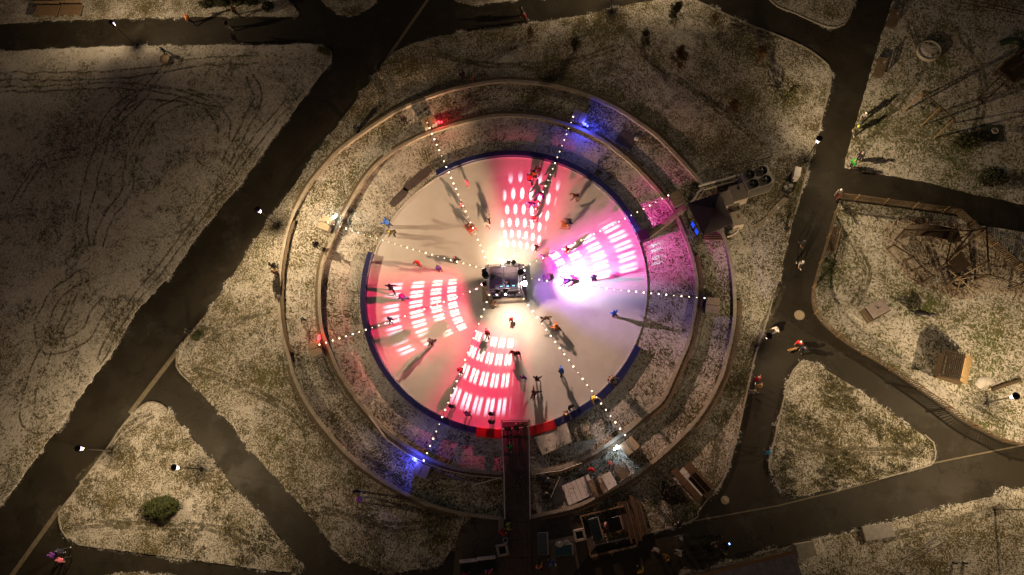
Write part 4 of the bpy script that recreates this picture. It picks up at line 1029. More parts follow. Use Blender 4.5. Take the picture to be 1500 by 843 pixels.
# climbing bars and goal at the bottom right
def px3(x, y, z): return G(x, y, z)
t = thing('ladder_climber', 'grey ladder shaped climbing bars leaning over the snow at the lower right', 'climbing bars', tuple(G(1355, 805))); o = Vector(t.location)
A = [(1325, 818, .4), (1374, 786, 1.5)]; B = [(1336, 823, .4), (1388, 791, 1.5)]
a0, a1 = px3(*A[0])-o, px3(*A[1])-o; b0, b1 = px3(*B[0])-o, px3(*B[1])-o
for q, r_ in ((a0, a1), (b0, b1)): MB().cyl(q, r_, .05, n=7).build('side_bar', M_GREY, t)
for k in range(8): u = k/7; MB().cyl(a0.lerp(a1, u), b0.lerp(b1, u), .035, n=6).build('rung', M_GREY, t)
for q in (a1, b1): MB().cyl(q, Vector((q.x+.5, q.y+.2, 0)), .05, n=7).build('leg', M_GREY, t)
for q in (a0, b0): MB().cyl(q, Vector((q.x, q.y, 0)), .05, n=7).build('leg', M_GREY, t)
a, b = G(1295, 846, .3), G(1327, 819, .5)
t = thing('balance_bar', 'long thin balance bar running from the climbing bars to the bottom edge', 'balance bar', (a.x, a.y, 0)); o = Vector(t.location)
MB().cyl(a-o, b-o, .06).build('bar', M_GREY, t)
for q in (a, b): MB().cyl((q-o).xy.to_3d(), q-o, .05).build('leg', M_GREY, t)
t = thing('spring_rider', 'pair of small dark spring riders at the lower right snow', 'spring rider', tuple(G(1403, 824)))
for k in (-.4, .4): MB().cyl((k, 0, 0), (k, 0, .4), .1).sph((k, 0, .52), .2, 1, (1.3, .7, .8)).build('rider', M_BLACK, t)

# building corner at the bottom
def roofpt(x, y, z): q = G(x, y, z); return q
h = 3.2; q = [roofpt(1163, 812, h), roofpt(1010, 850, h), roofpt(1000, 960, h), roofpt(1210, 960, h)]
c = sum(q, Vector())/4; o = Vector((c.x, c.y, 0))
t = thing('flat_roof_building', 'low building with grey sheet metal roof cut off by the bottom edge', 'building', tuple(o))
mb = MB(); mb.prism([p-o for p in q], 0, h-.2); mb.build('wall', pm('dark_wall', (.12, .10, .08), .8), t)
def grow(p, k): v = (p-o); v.z = 0; return v*k
mb = MB(); mb.prism([grow(p, 1.02) for p in q], h-.199, h); mb.build('roof', pm('grey_roof', (.30, .30, .32), .6, .2, 1.5), t)
mb = MB(); d = (q[0]-q[1]).normalized(); nl = Vector((-d.y, d.x, 0)); 
for k in range(26):
    p = q[1].lerp(q[0], k/25)-o; e = p-nl*9
    if k % 2 == 0: mb.cyl((p.x, p.y, h+.01), (e.x, e.y, h+.01), .025, n=5)
mb.build('roof_seam', pm('grey_roof', (.30, .30, .32)), t)
mb = MB(); a = grow(q[0], 1.045); b = grow(q[1], 1.045)
mb.sweep([b, a], [(-.12, h-.18), (-.12, h+.08), (.12, h+.08), (.12, h-.18)]); mb.build('parapet', wood('fascia', (.42, .25, .12)), t)
boxthing('junction_box', 'pale square cabinet beside the metal roof at the bottom right', 'cabinet', (1181, 806), 1.1, (1.5, 1.1), 10, M_BEIGE, M_CONC)
p = G(1286, 779); t = thing('stone_platform', 'dark flat stone slab at the lower edge of the right bottom path', 'slab', (p.x, p.y, .0), R(9))
MB().box((0, 0, .1), (2.5, 1.2, .2), bev=.02).build('slab', M_GREY, t)
MB().box((-1.32, -.1, .1), (.1, 1.3, .26)).build('edge_board', W_DARK, t)

# ------------------------------------------------------------------ goods and decks by the entrance
def deck(px4, h, label, m, snow=True, name='wooden_deck', group='low decks by the entrance', planks=7):
    q = [G(x, y, h) for x, y in px4]; c = sum(q, Vector())/4; o = Vector((c.x, c.y, 0)); q = [p-o for p in q]
    t = thing(name, label, 'deck', tuple(o), 0, group)
    for k in range(planks):
        u, v = (k+.04)/planks, (k+.96)/planks
        MB().prism([q[0].lerp(q[1], u), q[0].lerp(q[1], v), q[3].lerp(q[2], v), q[3].lerp(q[2], u)], h-.06, h+rnd.uniform(-.008, .008)).build('board', m, t)
    mb = MB()
    for p in q: mb.box((p.x*.93, p.y*.93, (h-.06)/2), (.1, .1, h-.062))
    mb.build('leg', W_DARK, t)
    return t
t = thing('snow_covered_platform', 'pale snow covered square platform right of the entrance walkway', 'platform', tuple(G(812, 644)))
o = Vector(t.location); q = [G(x, y, .5)-o for x, y in ((783, 641), (831, 620), (839, 646), (795, 667))]
MB().prism(q, .0, .42).build('base', W_DARK, t); MB().prism([p*1.02 for p in q], .42, .52).build('snow_top', M_SNOWTOP, t)
t = thing('snow_covered_platform', 'darker trampled snow panel right of the pale square platform', 'platform', tuple(G(853, 630)))
o = Vector(t.location); q = [G(x, y, .25)-o for x, y in ((834, 620), (860, 612), (870, 642), (842, 648))]
MB().prism(q, .0, .18).build('base', W_DARK, t); MB().prism([p*1.02 for p in q], .18, .24).build('snow_top', M_SNOW_LAWN, t)
deck([(823, 712), (862, 695), (875, 722), (833, 741)], .35, 'snowy deck of boards just left of the three narrower ones under the ring', wood('snowy_board', (.24, .20, .16), .75), planks=6)
deck([(860, 705), (879, 698), (890, 720), (872, 730)], .55, 'left one of three narrow decks below the lower right ring bench', W_SNOWY, planks=6)
deck([(880, 697), (894, 691), (904, 710), (891, 719)], .55, 'middle snow white one of three narrow decks below the lower right ring bench', wood('snowy_board', (.24, .20, .16), .75), planks=6)
deck([(897, 686), (915, 677), (924, 697), (906, 705)], .55, 'right one of three narrow decks below the cool white lamp blocks', W_SNOWY, planks=6)
t = thing('tarpaulin_heap', 'dark heap under tarpaulin right of the walkway below the ring bench', 'heap', tuple(G(804, 715)))
for k in range(7): MB().sph((rnd.uniform(-.6, .7), rnd.uniform(-.9, .9), .3), rnd.uniform(.35, .6), 2, (1, 1, .7)).build('bundle', M_BLACK, t)
t = thing('pale_frame', 'pale board frame beside the dark tarpaulin heap', 'frame', tuple(G(821, 720)), R(-25))
MB().box((0, 0, .1), (1.0, 2.2, .08)).build('panel', M_GREY, t); MB().box((-.55, 0, .3), (.06, 2.3, .5)).build('side_board', M_BEIGE, t)
pal = [((911, 752), 10, 3.4, .42, 'narrow brown plank panel, leftmost of the three standing plank panels'), ((925, 763), 10, 4.2, 1.1, 'middle wide brown plank panel of the three plank panels'), ((938, 757), 10, 3.6, .75, 'right brown plank panel of the three plank panels')]
for (x, y), rz, L, w, lab in pal:
    p = G(x, y, .3); t = thing('plank_stack', lab, 'planks', (p.x, p.y, .05), R(rz+2), 'brown plank panels')
    n = max(2, int(w/.2))
    for k in range(n): MB().box(((k-(n-1)/2)*w/n, rnd.uniform(-.15, .15), .2), (w/n-.05, L*rnd.uniform(.75, 1), .06)).build('plank', W_DARK if k % 2 else wood('rust_plank', (.14, .08, .04), .1), t)
    for y_ in (-L*.33, L*.33): MB().box((0, y_, .09), (w, .12, .14)).build('batten', W_DARK, t)
for (x, y), L, w, m, lab in (((1023, 699), 3.0, .75, wood('rust_plank', (.14, .08, .04), .1), 'uppermost brown pallet of the stacked planks near the path'), ((1014, 706), 2.8, .5, wood('snowy_board', (.24, .20, .16), .75), 'snow white pallet among the brown stacked planks'), ((1006, 710), 3.4, .6, wood('rust_plank', (.14, .08, .04), .1), 'brown pallet left of the snow white pallet'), ((1027, 712), 2.4, .9, W_DARK, 'dark brown pallet right of the snow white pallet'), ((996, 717), 3.3, .35, W_DARK, 'thin dark pallet at the left end of the stacked planks')):
    p = G(x, y, .3); t = thing('pallet', lab, 'pallet', (p.x, p.y, .05), R(-50), 'pallets near the path')
    for k in range(4): MB().box((0, (k-1.5)*w/4, .28), (L, w/4-.02, .05)).build('slat', m, t)
    for x_ in (-L*.4, 0, L*.4): MB().box((x_, 0, .13), (.12, w, .245)).build('block', W_DARK, t)
for (x, y), s, lab in (((736, 806), 1.05, 'white square planter box left of the dark walkway'), ((849, 784), 1.05, 'white square planter box right of the dark walkway')):
    p = G(x, y, .5); t = thing('planter_box', lab, 'planter', (p.x, p.y, .03), R(12), 'white planter boxes')
    for a in range(4):
        M = Matrix.Rotation(a*math.pi/2, 3, 'Z'); c = M @ Vector((0, s/2-.11, .28)); MB().box(c, (s-.22 if a % 2 else s, .2, .56), a*math.pi/2, bev=.02).build('side_board', M_BEIGE, t)
    MB().box((0, 0, .22), (s-.42, s-.42, .38)).build('soil', M_BLACK, t)
    for k in range(14): 
        pass
for (x, y), sz, rz, m, lab in (((795, 797), (.95, 1.9), 2, pm('ribbed_blue_grey', (.13, .17, .19), .5), 'blue grey ribbed box close to the right of the walkway'), ((826, 806), (1.6, .95), 3, pm('teal_box', (.06, .16, .20), .5), 'teal box with snowy things on its upper edge'), ((873, 775), (.9, 1.9), 14, pm('dark_teal', (.03, .06, .07), .5), 'dark teal cabinet inside the grey corner bay'), ((901, 768), (1.2, 1.2), 14, M_BLACK, 'black box with round equipment in the grey corner bay')):
    p = G(x, y, .8); t = thing('storage_box', lab, 'storage box', (p.x, p.y, .02), R(rz), 'storage boxes')
    MB().box((0, 0, .4), (sz[0], sz[1], .8), bev=.03).build('body', m, t)
    r_ = MB()
    for k in range(6): r_.box((0, (k-2.5)*sz[1]/6.2, .82), (sz[0]*.94, .06, .03))
    r_.build('lid_rib', m, t)
    MB().box((sz[0]/2-.02, 0, .84), (.12, sz[1]*.98, .08)).build('lid_edge', M_BEIGE, t)
for k, (x, y, r, m, lab) in enumerate(((820, 797, .28, M_SNOWTOP, 'left snow lump on the back edge of the teal box'), (830, 795, .22, M_BEIGE, 'right pale bundle on the back edge of the teal box'))):
    p = G(x, y, .85); t = thing('bundle', lab, 'bundle', (p.x, p.y, .82), 0, 'bundles on the teal box')
    MB().sph((0, 0, r*.6), r, 2, (1.3, 1, .7)).build('wrap', m, t); MB().cyl((-r, 0, r*.7), (r, 0, r*.7), .05).build('tie', M_GREY, t)
for k, (x, y, m, lab) in enumerate(((888, 770, pm('dusty_pink', (.40, .20, .17), .7), 'dusty pink bag between the boxes in the grey bay'), (880, 780, pm('red_bag', (.38, .08, .09), .7), 'red bag at the front of the dark teal cabinet'), (907, 776, pm('dusty_pink', (.40, .20, .17), .7), 'dusty pink bag in front of the black box'))):
    p = G(x, y, .3); t = thing('bag', lab, 'bag', (p.x, p.y, .04), rnd.uniform(0, 3), 'bags in the grey bay')
    MB().sph((0, 0, .24), .3, 2, (1.2, .8, .8)).build('bag_body', m, t); MB().tube(cr([Vector((-.2, 0, .44)), Vector((0, 0, .62)), Vector((.2, 0, .44))], .1), .02, 5).build('handle', M_BLACK, t)
t = thing('grey_bay', 'pale grey low board bay with dark boxes inside beside the lower right path', 'bay', tuple(G(890, 778)), R(13))
MB().box((-2.0, 0, .2), (.12, 3.6, .4)).build('side_board', W_MID, t); MB().box((0, 1.75, .2), (3.9, .12, .4)).build('side_board', W_MID, t); MB().box((.1, -1.75, .12), (4.2, .2, .08)).build('front_board', W_SNOWY, t)
for (x, y), rz, lab in (((687, 829), 6, 'left market stall table with white edged top near the bottom edge'), ((713, 825), 6, 'right market stall table with white edged top near the bottom edge')):
    p = G(x, y, .9); t = thing('stall_table', lab, 'stall table', (p.x, p.y, .03), R(rz), 'market stall tables')
    MB().box((0, -.25, .86), (1.6, 1.1, .05), bev=.01).build('table_top', M_BLACK, t)
    MB().box((0, .42, .92), (1.65, .3, .08), bev=.01).build('back_shelf', M_WHITE, t)
    MB().box((0, -.81, .43), (1.6, .03, .82)).build('front_cloth', M_BLACK, t)
    for sx in (-.75, .75): MB().box((sx, .35, .42), (.06, .06, .83)).build('leg', M_STEEL, t)
    for k in range(3):
        q = G(x, y, .9); b = thing('snow_lump', f'{["left","middle","right"][k]} snow lump on the shelf of the {lab.split()[0]} stall table', 'snow', (q.x+(k-1)*.5, q.y+.42, .99), 0, 'snow lumps on the stall shelves')
        MB().sph((0, 0, .05), .14+.04*rnd.random(), 1, (1.3, .8, .7)).build('lump', M_SNOWTOP, b); MB().sph((.15, .03, .02), .08, 1).build('crumb', M_SNOWTOP, b)
p = G(733, 770, .9); t = thing('leaning_board', 'pale ribbed board standing left of the walkway below the ring', 'board', (p.x, p.y, .02), R(-4))
for k in (-1, 0, 1): MB().box((k*.16, 0, .5), (.12, 1.4, .05), tilt=(R(12), 0)).build('rib', M_GREY, t)
MB().box((0, -.6, .25), (.5, .05, .5)).build('foot', W_DARK, t)
t = thing('bucket', 'white bucket beside the left planter box', 'bucket', tuple(G(741, 791)))
MB().lathe([(.16, 0), (.22, .4), (.24, .42), (.21, .41), (.16, .06), (0, .05)], 16).build('pail', M_WHITE, t); MB().tube(cr([Vector((-.22, 0, .4)), Vector((0, .1, .55)), Vector((.22, 0, .4))], .1), .012, 5).build('handle', M_STEEL, t)
t = thing('low_monitor', 'small speaker box alone on the ice right of the stage', 'speaker', (*G(801, 409).xy, ICE), R(10))
MB().box((0, 0, .3), (.75, .6, .6), bev=.04).build('cabinet', pm('mauve_case', (.25, .2, .3), .5), t); MB().box((.39, 0, .3), (.02, .5, .5)).build('grille', M_BLACK, t)
p = G(244, 89); t = thing('round_sled', 'round tan sled dish standing in the snow beside the teal jacket', 'sled', tuple(p), R(20))
MB().lathe([(0, .28), (.35, .30), (.52, .36), (.60, .44), (.62, .40), (.5, .30), (.3, .24), (0, .22)], 24).build('dish', pm('tan_plastic', (.42, .30, .18), .5), t)
MB().cyl((0, 0, 0), (0, 0, .24), .2).build('foot', M_BLACK, t)

# ------------------------------------------------------------------ plants
def leafmat(name, col): return pm(name, col, .8, .5, 3)
def crown_mesh(fn, n, size, rr):
    m = MB()
    for _ in range(n):
        c = fn(rr); s = size*rr.uniform(.6, 1.3); q = Matrix.Rotation(rr.uniform(0, 6.28), 3, 'Z') @ Matrix.Rotation(rr.uniform(-1.1, 1.1), 3, 'X') @ Matrix.Rotation(rr.uniform(-.6, .6), 3, 'Y')
        v = [m.b.verts.new(c+q @ Vector(p)) for p in ((-s*.45, 0, 0), (0, -s*.9, 0), (s*.45, 0, 0), (0, s*.9, .1*s))]
        m.b.faces.new(v)
    return m
def shrub(name, label, px, rx, ry, h, n, m, rz=0, size=.13, group=None):
    rr = random.Random(int(px[0]*7+px[1])); p = G(*px); t = thing(name, label, 'shrub', tuple(p), R(rz), group)
    def fn(r):
        while True:
            x, y, z = r.uniform(-1, 1), r.uniform(-1, 1), r.uniform(0, 1); d = x*x+y*y+z*z
            if d < 1 and d > .12: break
        k = 1+.3*mnoise.noise(Vector((x*2.2, y*2.2, z*2+px[0])))
        return Vector((x*rx*k, y*ry*k, .1+z*h*k))
    crown_mesh(fn, n, size, rr).build('foliage', m, t)
    mb = MB()
    for k in range(9):
        a = k/9*6.28; mb.cyl((0, 0, 0), (rx*.6*math.cos(a), ry*.6*math.sin(a), h*.7), .03, .012, 5)
    mb.build('stem', W_DARK, t)
GREEN = leafmat('bush_green', (.045, .06, .012)); DKG = leafmat('dark_bush', (.035, .04, .014)); BRN = leafmat('autumn_leaf', (.12, .075, .025)); OLV = leafmat('olive_leaf', (.06, .058, .018))
shrub('round_bush', 'round green bush in the middle of the triangular lawn', (238, 745), 2.05, 1.15, .95, 6500, GREEN, 12, .085)
shrub('small_bush', 'small green bush at the lower left corner of the central lawn', (291, 492), .75, .5, .6, 500, GREEN, 30, .1)
for k, (x, y, rx, lab) in enumerate(((305, 8, 1.1, 'leftmost dark bush of the row at the top edge'), (328, 6, .9, 'second dark bush from the left of the row at the top edge'), (347, 3, 1.2, 'widest dark bush in the middle of the row at the top edge'), (370, 4, .8, 'fourth dark bush from the left of the row at the top edge'), (394, 12, .7, 'small rightmost dark bush of the row at the top edge'))):
    shrub('row_bush', lab, (x, y), rx, .7, .8, 500, DKG, 0, .14, 'row of bushes at the top edge')
shrub('corner_weeds', 'dry weeds on the right tip of the large west lawn', (475, 76), 1.0, .5, .4, 260, OLV, -30, .12)
shrub('dark_brushwood', 'dark brushwood heap between the plank panels and the pallets', (984, 722), 1.3, .9, .8, 800, leafmat('brushwood', (.02, .018, .012)), -40, .14)
shrub('dark_shrub', 'dark shrub clump near the right end of the north playground lawn', (1454, 262), 1.4, 1.0, .8, 500, DKG, 0, .16)
shrub('dark_shrub', 'dark low shrub clump left of the square safety mat', (1420, 205), 1.8, .9, .5, 420, DKG, 10, .16)
def sapling(label, px, h, w, n, m, lean=(0, 0)):
    rr = random.Random(int(px[0]*3+px[1])); p = G(*px); t = thing('sapling', label, 'sapling', tuple(p), rr.uniform(0, 6), 'saplings on the central lawn')
    top = Vector((lean[0], lean[1], h)); mb = MB().cyl((0, 0, 0), top, .05, .015, 7); tips = []
    for k in range(16):
        u = .25+.7*rr.random(); a = rr.uniform(0, 6.28); L = w*(1.15-u)*rr.uniform(.7, 1.2); q = top*u; e = q+Vector((L*math.cos(a), L*math.sin(a), L*.8)); tips.append((q, e)); mb.cyl(q, e, .02, .007, 5)
    mb.build('trunk', W_DARK, t)
    def fn(r): q, e = r.choice(tips); c = q.lerp(e, r.uniform(.2, 1.15)); return c+Vector((r.gauss(0, .13), r.gauss(0, .13), r.gauss(0, .13)))
    crown_mesh(fn, int(n*1.7), .12, rr).build('crown', m, t)
    MB().cyl((.25, 0, 0), (.22, 0, 1.3), .03).cyl((-.25, 0, 0), (-.22, 0, 1.3), .03).build('stake', W_PALE, t)
sapling('tall thin olive sapling near the top lamp, second from the left', (943, 79), 4.2, .8, 420, OLV)
sapling('sapling at the tip of the central lawn close to the top edge', (988, 42), 4.2, .9, 520, OLV)
sapling('broad brown leaved sapling in the upper middle of the central lawn', (993, 102), 3.6, 1.1, 650, BRN)
sapling('leftmost short sapling left of the top lamp pole', (844, 76), 2.4, .8, 380, OLV)
sapling('small bare sapling close to the upper right kerb', (1046, 38), 1.9, .7, 120, BRN)
sapling('brown leaved sapling at the right part of the central lawn', (1110, 92), 2.8, .8, 360, BRN)
sapling('brown sapling near the right end of the larger ring wall', (1071, 166), 2.6, .8, 300, BRN)
sapling('slender sapling by the right edge of the central lawn', (1152, 155), 3.6, .6, 260, OLV)
sapling('reddish sapling on the left part of the upper central lawn', (780, 62), 2.4, .6, 150, BRN)
# grass blades sticking through the snow: nobody could count them
def blades(name, m, pick, n, hgt=.16, seed=1):
    rr = random.Random(seed); me = MB(); k = 0
    while k < n:
        p = pick(rr)
        if p is None: continue
        k += 1
        for _ in range(3):
            a = rr.uniform(0, 6.28); w = rr.uniform(.02, .045); L = rr.uniform(.06, .2); q = p+Vector((rr.gauss(0, .05), rr.gauss(0, .05), .05))
            d = Vector((math.cos(a), math.sin(a), 0)); s = Vector((-d.y, d.x, 0))*w
            me.b.faces.new([me.b.verts.new(v) for v in (q-s, q+s, q+d*L+Vector((0, 0, hgt*rr.uniform(.3, 1))))])
    o = me.build(name, m); o['kind'] = 'stuff'; return o
def inpoly(x, y, P):
    c = False; j = len(P)-1
    for i in range(len(P)):
        if (P[i][1] > y) != (P[j][1] > y) and x < (P[j][0]-P[i][0])*(y-P[i][1])/(P[j][1]-P[i][1])+P[i][0]: c = not c
        j = i
    return c
BL = leafmat('grass_blade', (.075, .07, .028))
def pick_from(P, box, dens):
    def f(r):
        x, y = r.uniform(box[0], box[2]), r.uniform(box[1], box[3])
        if not inpoly(x, y, P): return None
        p = G(x, y)
        if mnoise.noise(Vector((p.x*.35, p.y*.35, 3)))+.6*mnoise.noise(Vector((p.x*1.4, p.y*1.4, 9))) < dens*r.uniform(.4, 1.6): return None
        if (p-RC).length < RR+1: return None
        return p
    return f
blades('grass_tufts', BL, pick_from(LAWN_E, (255, 0, 1220, 842), .12), 9000, seed=3)
blades('grass_tufts', BL, pick_from(LAWN_A, (0, 64, 490, 760), .22), 5000, seed=4)
blades('grass_tufts', BL, pick_from(LAWN_F, (85, 588, 445, 840), .1), 2600, seed=5)
blades('grass_tufts', BL, pick_from(LAWN_G, (1125, 530, 1370, 730), .1), 2200, seed=6)
# ================================================================== PEOPLE
def skin(verts, edges, radii, sub=1, root=0):
    me = bpy.data.meshes.new('skin'); me.from_pydata([tuple(v) for v in verts], edges, []); ob = bpy.data.objects.new('skin', me); COL.objects.link(ob)
    md = ob.modifiers.new('s', 'SKIN'); md.use_smooth_shade = True
    if not me.skin_vertices: me.skin_vertices.new()
    for i, r in enumerate(radii):
        sv = me.skin_vertices[0].data[i]; sv.radius = (r, r) if not isinstance(r, tuple) else r; sv.use_root = (i == root)
    if sub: ob.modifiers.new('d', 'SUBSURF').levels = sub; ob.modifiers['d'].render_levels = sub
    dg = bpy.context.evaluated_depsgraph_get(); out = bpy.data.meshes.new_from_object(ob.evaluated_get(dg))
    bpy.data.objects.remove(ob); bpy.data.meshes.remove(me)
    return out
def joints(P):
    """P: lean, legs (thigh pitch, knee bend, spread) left/right, arms (pitch, spread, elbow) left/right, head nod"""
    J = {}; ln = R(P.get('lean', 5)); u = Vector((0, math.sin(ln), math.cos(ln))); tw = R(P.get('side', 0))
    u = (Matrix.Rotation(tw, 3, 'Y') @ u)
    pel = Vector((0, 0, .93)); J['pel'] = pel; J['belly'] = pel+u*.16; J['chest'] = pel+u*.34; J['neck'] = pel+u*.52
    hn = R(P.get('lean', 5)*.45+P.get('nod', 0)); h = Vector((0, math.sin(hn), math.cos(hn))); J['hdir'] = h
    J['chin'] = J['neck']+h*.09; J['head'] = J['neck']+h*.18+Vector((0, .01, 0)); J['crown'] = J['neck']+h*.26
    for s, k in ((-1, 'l'), (1, 'r')):
        sh = pel+u*.47+Vector((s*.19, 0, 0)); J['sh'+k] = sh
        a, b, e = [R(v) for v in P.get('arm'+k, (10, 12, 15))]
        def dr(p, q): return Vector((s*math.sin(q), math.sin(p)*math.cos(q), -math.cos(p)*math.cos(q)))
        J['el'+k] = sh+dr(a, b)*.29; J['wr'+k] = J['el'+k]+dr(a+e, b*.7)*.25; J['hd'+k] = J['wr'+k]+dr(a+e+.1, b*.7)*.09
        J['hdir'+k] = dr(a+e+.2, b*.7)
        hp = pel+Vector((s*.09, 0, -.04)); J['hip'+k] = hp
        a, e, b = [R(v) for v in P.get('leg'+k, (4, 6, 3))]
        J['kn'+k] = hp+dr(a, b)*.43; J['an'+k] = J['kn'+k]+dr(a-e, b)*.41
        f = a-e; J['toe'+k] = J['an'+k]+Vector((s*.03, math.cos(f)*.17, math.sin(f)*.17-.05)); J['heel'+k] = J['an'+k]+Vector((0, -.05*math.cos(f), -.05))
    if not P.get('lying'):
        z = min(J['toel'].z, J['toer'].z, J['heell'].z, J['heelr'].z)-P.get('lift', .05)
    else: z = min(v.z for k, v in J.items() if not k.startswith('hdir'))-.12
    for k in J:
        if not k.startswith('hdir'): J[k] = J[k]-Vector((0, 0, z))
    return J
def person_meshes(P):
    J = joints(P); M = {}
    names = ['pel', 'belly', 'chest', 'neck', 'chin', 'head', 'crown']
    rad = [.10, .095, .11, .05, .068, .092, .06]
    V = [J[n] for n in names]; E = [(i, i+1) for i in range(6)]
    def add(n, r, to): V.append(J[n]); rad.append(r); E.append((to, len(V)-1)); return len(V)-1
    for k in 'lr':
        a = add('sh'+k, .05, 2); a = add('el'+k, .036, a); a = add('wr'+k, .027, a); add('hd'+k, .034, a)
        a = add('hip'+k, .07, 0); a = add('kn'+k, .05, a); a = add('an'+k, .036, a); add('toe'+k, .034, a)
    b = skin(V, E, rad); bm = bmesh.new(); bm.from_mesh(b); mb = MB(); mb.b.free(); mb.b = bm
    for k, s in (('l', -1), ('r', 1)):       # fingers rooted inside the palms
        d = J['hdir'+k].normalized(); side = d.cross(Vector((1, 0, 0))).normalized() if abs(d.x) < .9 else Vector((0, 1, 0)); c = J['hd'+k]
        for i, L in enumerate((.06, .072, .068, .052)):
            o = side*(i-1.5)*.019; m1 = c+o+d*(.02+L*.6); mb.cyl(c+o, m1, .0095, .009, 5); mb.cyl(m1, m1+(d*.7+Vector((-s*.5, 0, 0))).normalized()*L*.5, .009, .006, 5)
        mb.cyl(c-d*.02, c+side*-.045+d*.03, .011, .008, 5)
    f = Vector((0, J['hdir'].z, -J['hdir'].y)).normalized(); hd = J['head']     # face: nose, ears, eyes, mouth
    mb.cyl(hd+f*.08-J['hdir']*.01, hd+f*.125-J['hdir']*.03, .016, .012, 6)
    for s in (-1, 1): mb.sph(hd+Vector((s*.095, 0, 0)), .026, 1, (.5, 1, 1.2))
    nb = len(bm.faces)
    for s in (-1, 1): mb.sph(hd+f*.088+Vector((s*.034, 0, 0))+J['hdir']*.012, .012, 1)
    mb.box(hd+f*.09-J['hdir']*.055, (.045, .02, .01))
    bm.faces.ensure_lookup_table()
    for i in range(nb, len(bm.faces)): bm.faces[i].material_index = 1
    me = bpy.data.meshes.new('body'); bm.to_mesh(me); bm.free(); M['body'] = me
    V = [J[n] for n in ('pel', 'belly', 'chest')]; V[0] = J['pel']-(J['belly']-J['pel'])*.25; V.append(J['chest'].lerp(J['neck'], .62)); rad = [.195, .18, .195, .11]; E = [(0, 1), (1, 2), (2, 3)]
    for k in 'lr':
        V.append(J['sh'+k]); rad.append(.10); E.append((2, len(V)-1))
        V.append(J['el'+k]); rad.append(.082); E.append((len(V)-2, len(V)-1))
        V.append(J['wr'+k]); rad.append(.062); E.append((len(V)-2, len(V)-1))
    M['jacket'] = skin(V, E, rad)
    V = [J['pel']+Vector((0, 0, .02))]; rad = [.15]; E = []
    for k in 'lr':
        p = 0
        for n, r in (('hip', .12), ('kn', .09), ('an', .072)): V.append(J[n+k]); rad.append(r); E.append((p, len(V)-1)); p = len(V)-1
    M['trousers'] = skin(V, E, rad)
    for k in 'lr':
        for nm in ('boot', 'skate'):
            q = MB()
            q.cyl(J['an'+k]+Vector((0, 0, .03)), J['heel'+k]+Vector((0, .03, 0)), .062, .055, 8); q.cyl(J['heel'+k], J['toe'+k], .052, .045, 8); q.sph(J['toe'+k], .046, 1)
            d = J['toe'+k]-J['heel'+k]; c = (J['toe'+k]+J['heel'+k])/2
            if nm == 'skate': q.box(c+Vector((0, 0, -.05)), (.012, d.length*1.25, .05), tilt=(math.atan2(d.z, d.y), 0))
            bmesh.ops.recalc_face_normals(q.b, faces=q.b.faces); me = bpy.data.meshes.new(nm); q.b.to_mesh(me); q.b.free(); M[nm+k] = me
    q = J['hdir'].to_track_quat('Z', 'Y').to_matrix().to_4x4(); c = J['head']+J['hdir']*.035
    m = MB(); m.sph(c, .118, 2, (1, 1.05, 1.0), q)
    for v in list(m.b.verts):
        if (v.co-c).dot(J['hdir']) < -.045: m.b.verts.remove(v)
    m.sph(c+J['hdir']*.125, .035, 1)
    me = bpy.data.meshes.new('beanie'); m.b.to_mesh(me); m.b.free(); M['beanie'] = me
    m = MB(); m.sph(c-f*.012, .112, 2, (1, 1.02, 1.0), q); m.sph(c-f*.075-J['hdir']*.09, .07, 1, (1.1, .7, 1.5), q)
    for v in list(m.b.verts):
        w = v.co-c
        if w.dot(f) > .035 and w.dot(J['hdir']) < .03: m.b.verts.remove(v)
    me = bpy.data.meshes.new('hair'); m.b.to_mesh(me); m.b.free(); M['hair'] = me
    m = MB(); m.sph(c-f*.01-J['hdir']*.02, .135, 2, (1, 1.05, 1.15), q)
    for v in list(m.b.verts):
        w = v.co-c
        if w.dot(f) > .07 and w.dot(J['hdir']) < .06: m.b.verts.remove(v)
    me = bpy.data.meshes.new('hood'); m.b.to_mesh(me); m.b.free(); M['hood'] = me
    for k in ('body', 'jacket', 'trousers', 'bootl', 'bootr', 'skatel', 'skater', 'beanie', 'hair', 'hood'):
        for p in M[k].polygons: p.use_smooth = True
        M[k].materials.clear()
        M[k].materials.append(None)
        if k == 'body': M[k].materials.append(None)
    M['J'] = J
    return M
POSES = {
 'stand': dict(lean=3, arml=(8, 10, 20), armr=(14, 12, 25)),
 'walk': dict(lean=6, legl=(24, 8, 2), legr=(-18, 18, 2), arml=(-24, 8, 15), armr=(26, 8, 25)),
 'skate': dict(lean=24, legl=(30, 40, 4), legr=(-16, 14, 9), arml=(24, 16, 30), armr=(-26, 14, 20), nod=-10),
 'glide': dict(lean=14, legl=(18, 22, 6), legr=(6, 18, 8), arml=(16, 24, 20), armr=(20, 28, 20)),
 'reach': dict(lean=16, legl=(18, 20, 6), legr=(-10, 14, 8), arml=(62, 22, 10), armr=(66, 18, 14)),
 'bend': dict(lean=58, legl=(30, 44, 8), legr=(18, 40, 8), arml=(50, 20, 20), armr=(42, 20, 20), nod=-14),
 'wide': dict(lean=20, legl=(16, 20, 18), legr=(-34, 10, 14), arml=(20, 58, 10), armr=(10, 62, 12), nod=-6),
 'lean': dict(lean=26, legl=(6, 4, 4), legr=(-4, 4, 6), arml=(50, 22, 40), armr=(52, 24, 38)),
 'fall': dict(lean=70, lying=1, legl=(70, 60, 20), legr=(-40, 40, 10), arml=(80, 50, 10), armr=(60, 40, 10), nod=-20),
}
PM = {k: person_meshes(v) for k, v in POSES.items()}
SKIN = [pm('skin_a', (.55, .33, .23), .6, .08), pm('skin_b', (.62, .40, .29), .6, .08)]; EYE = pm('eye_dark', (.02, .015, .012), .4)
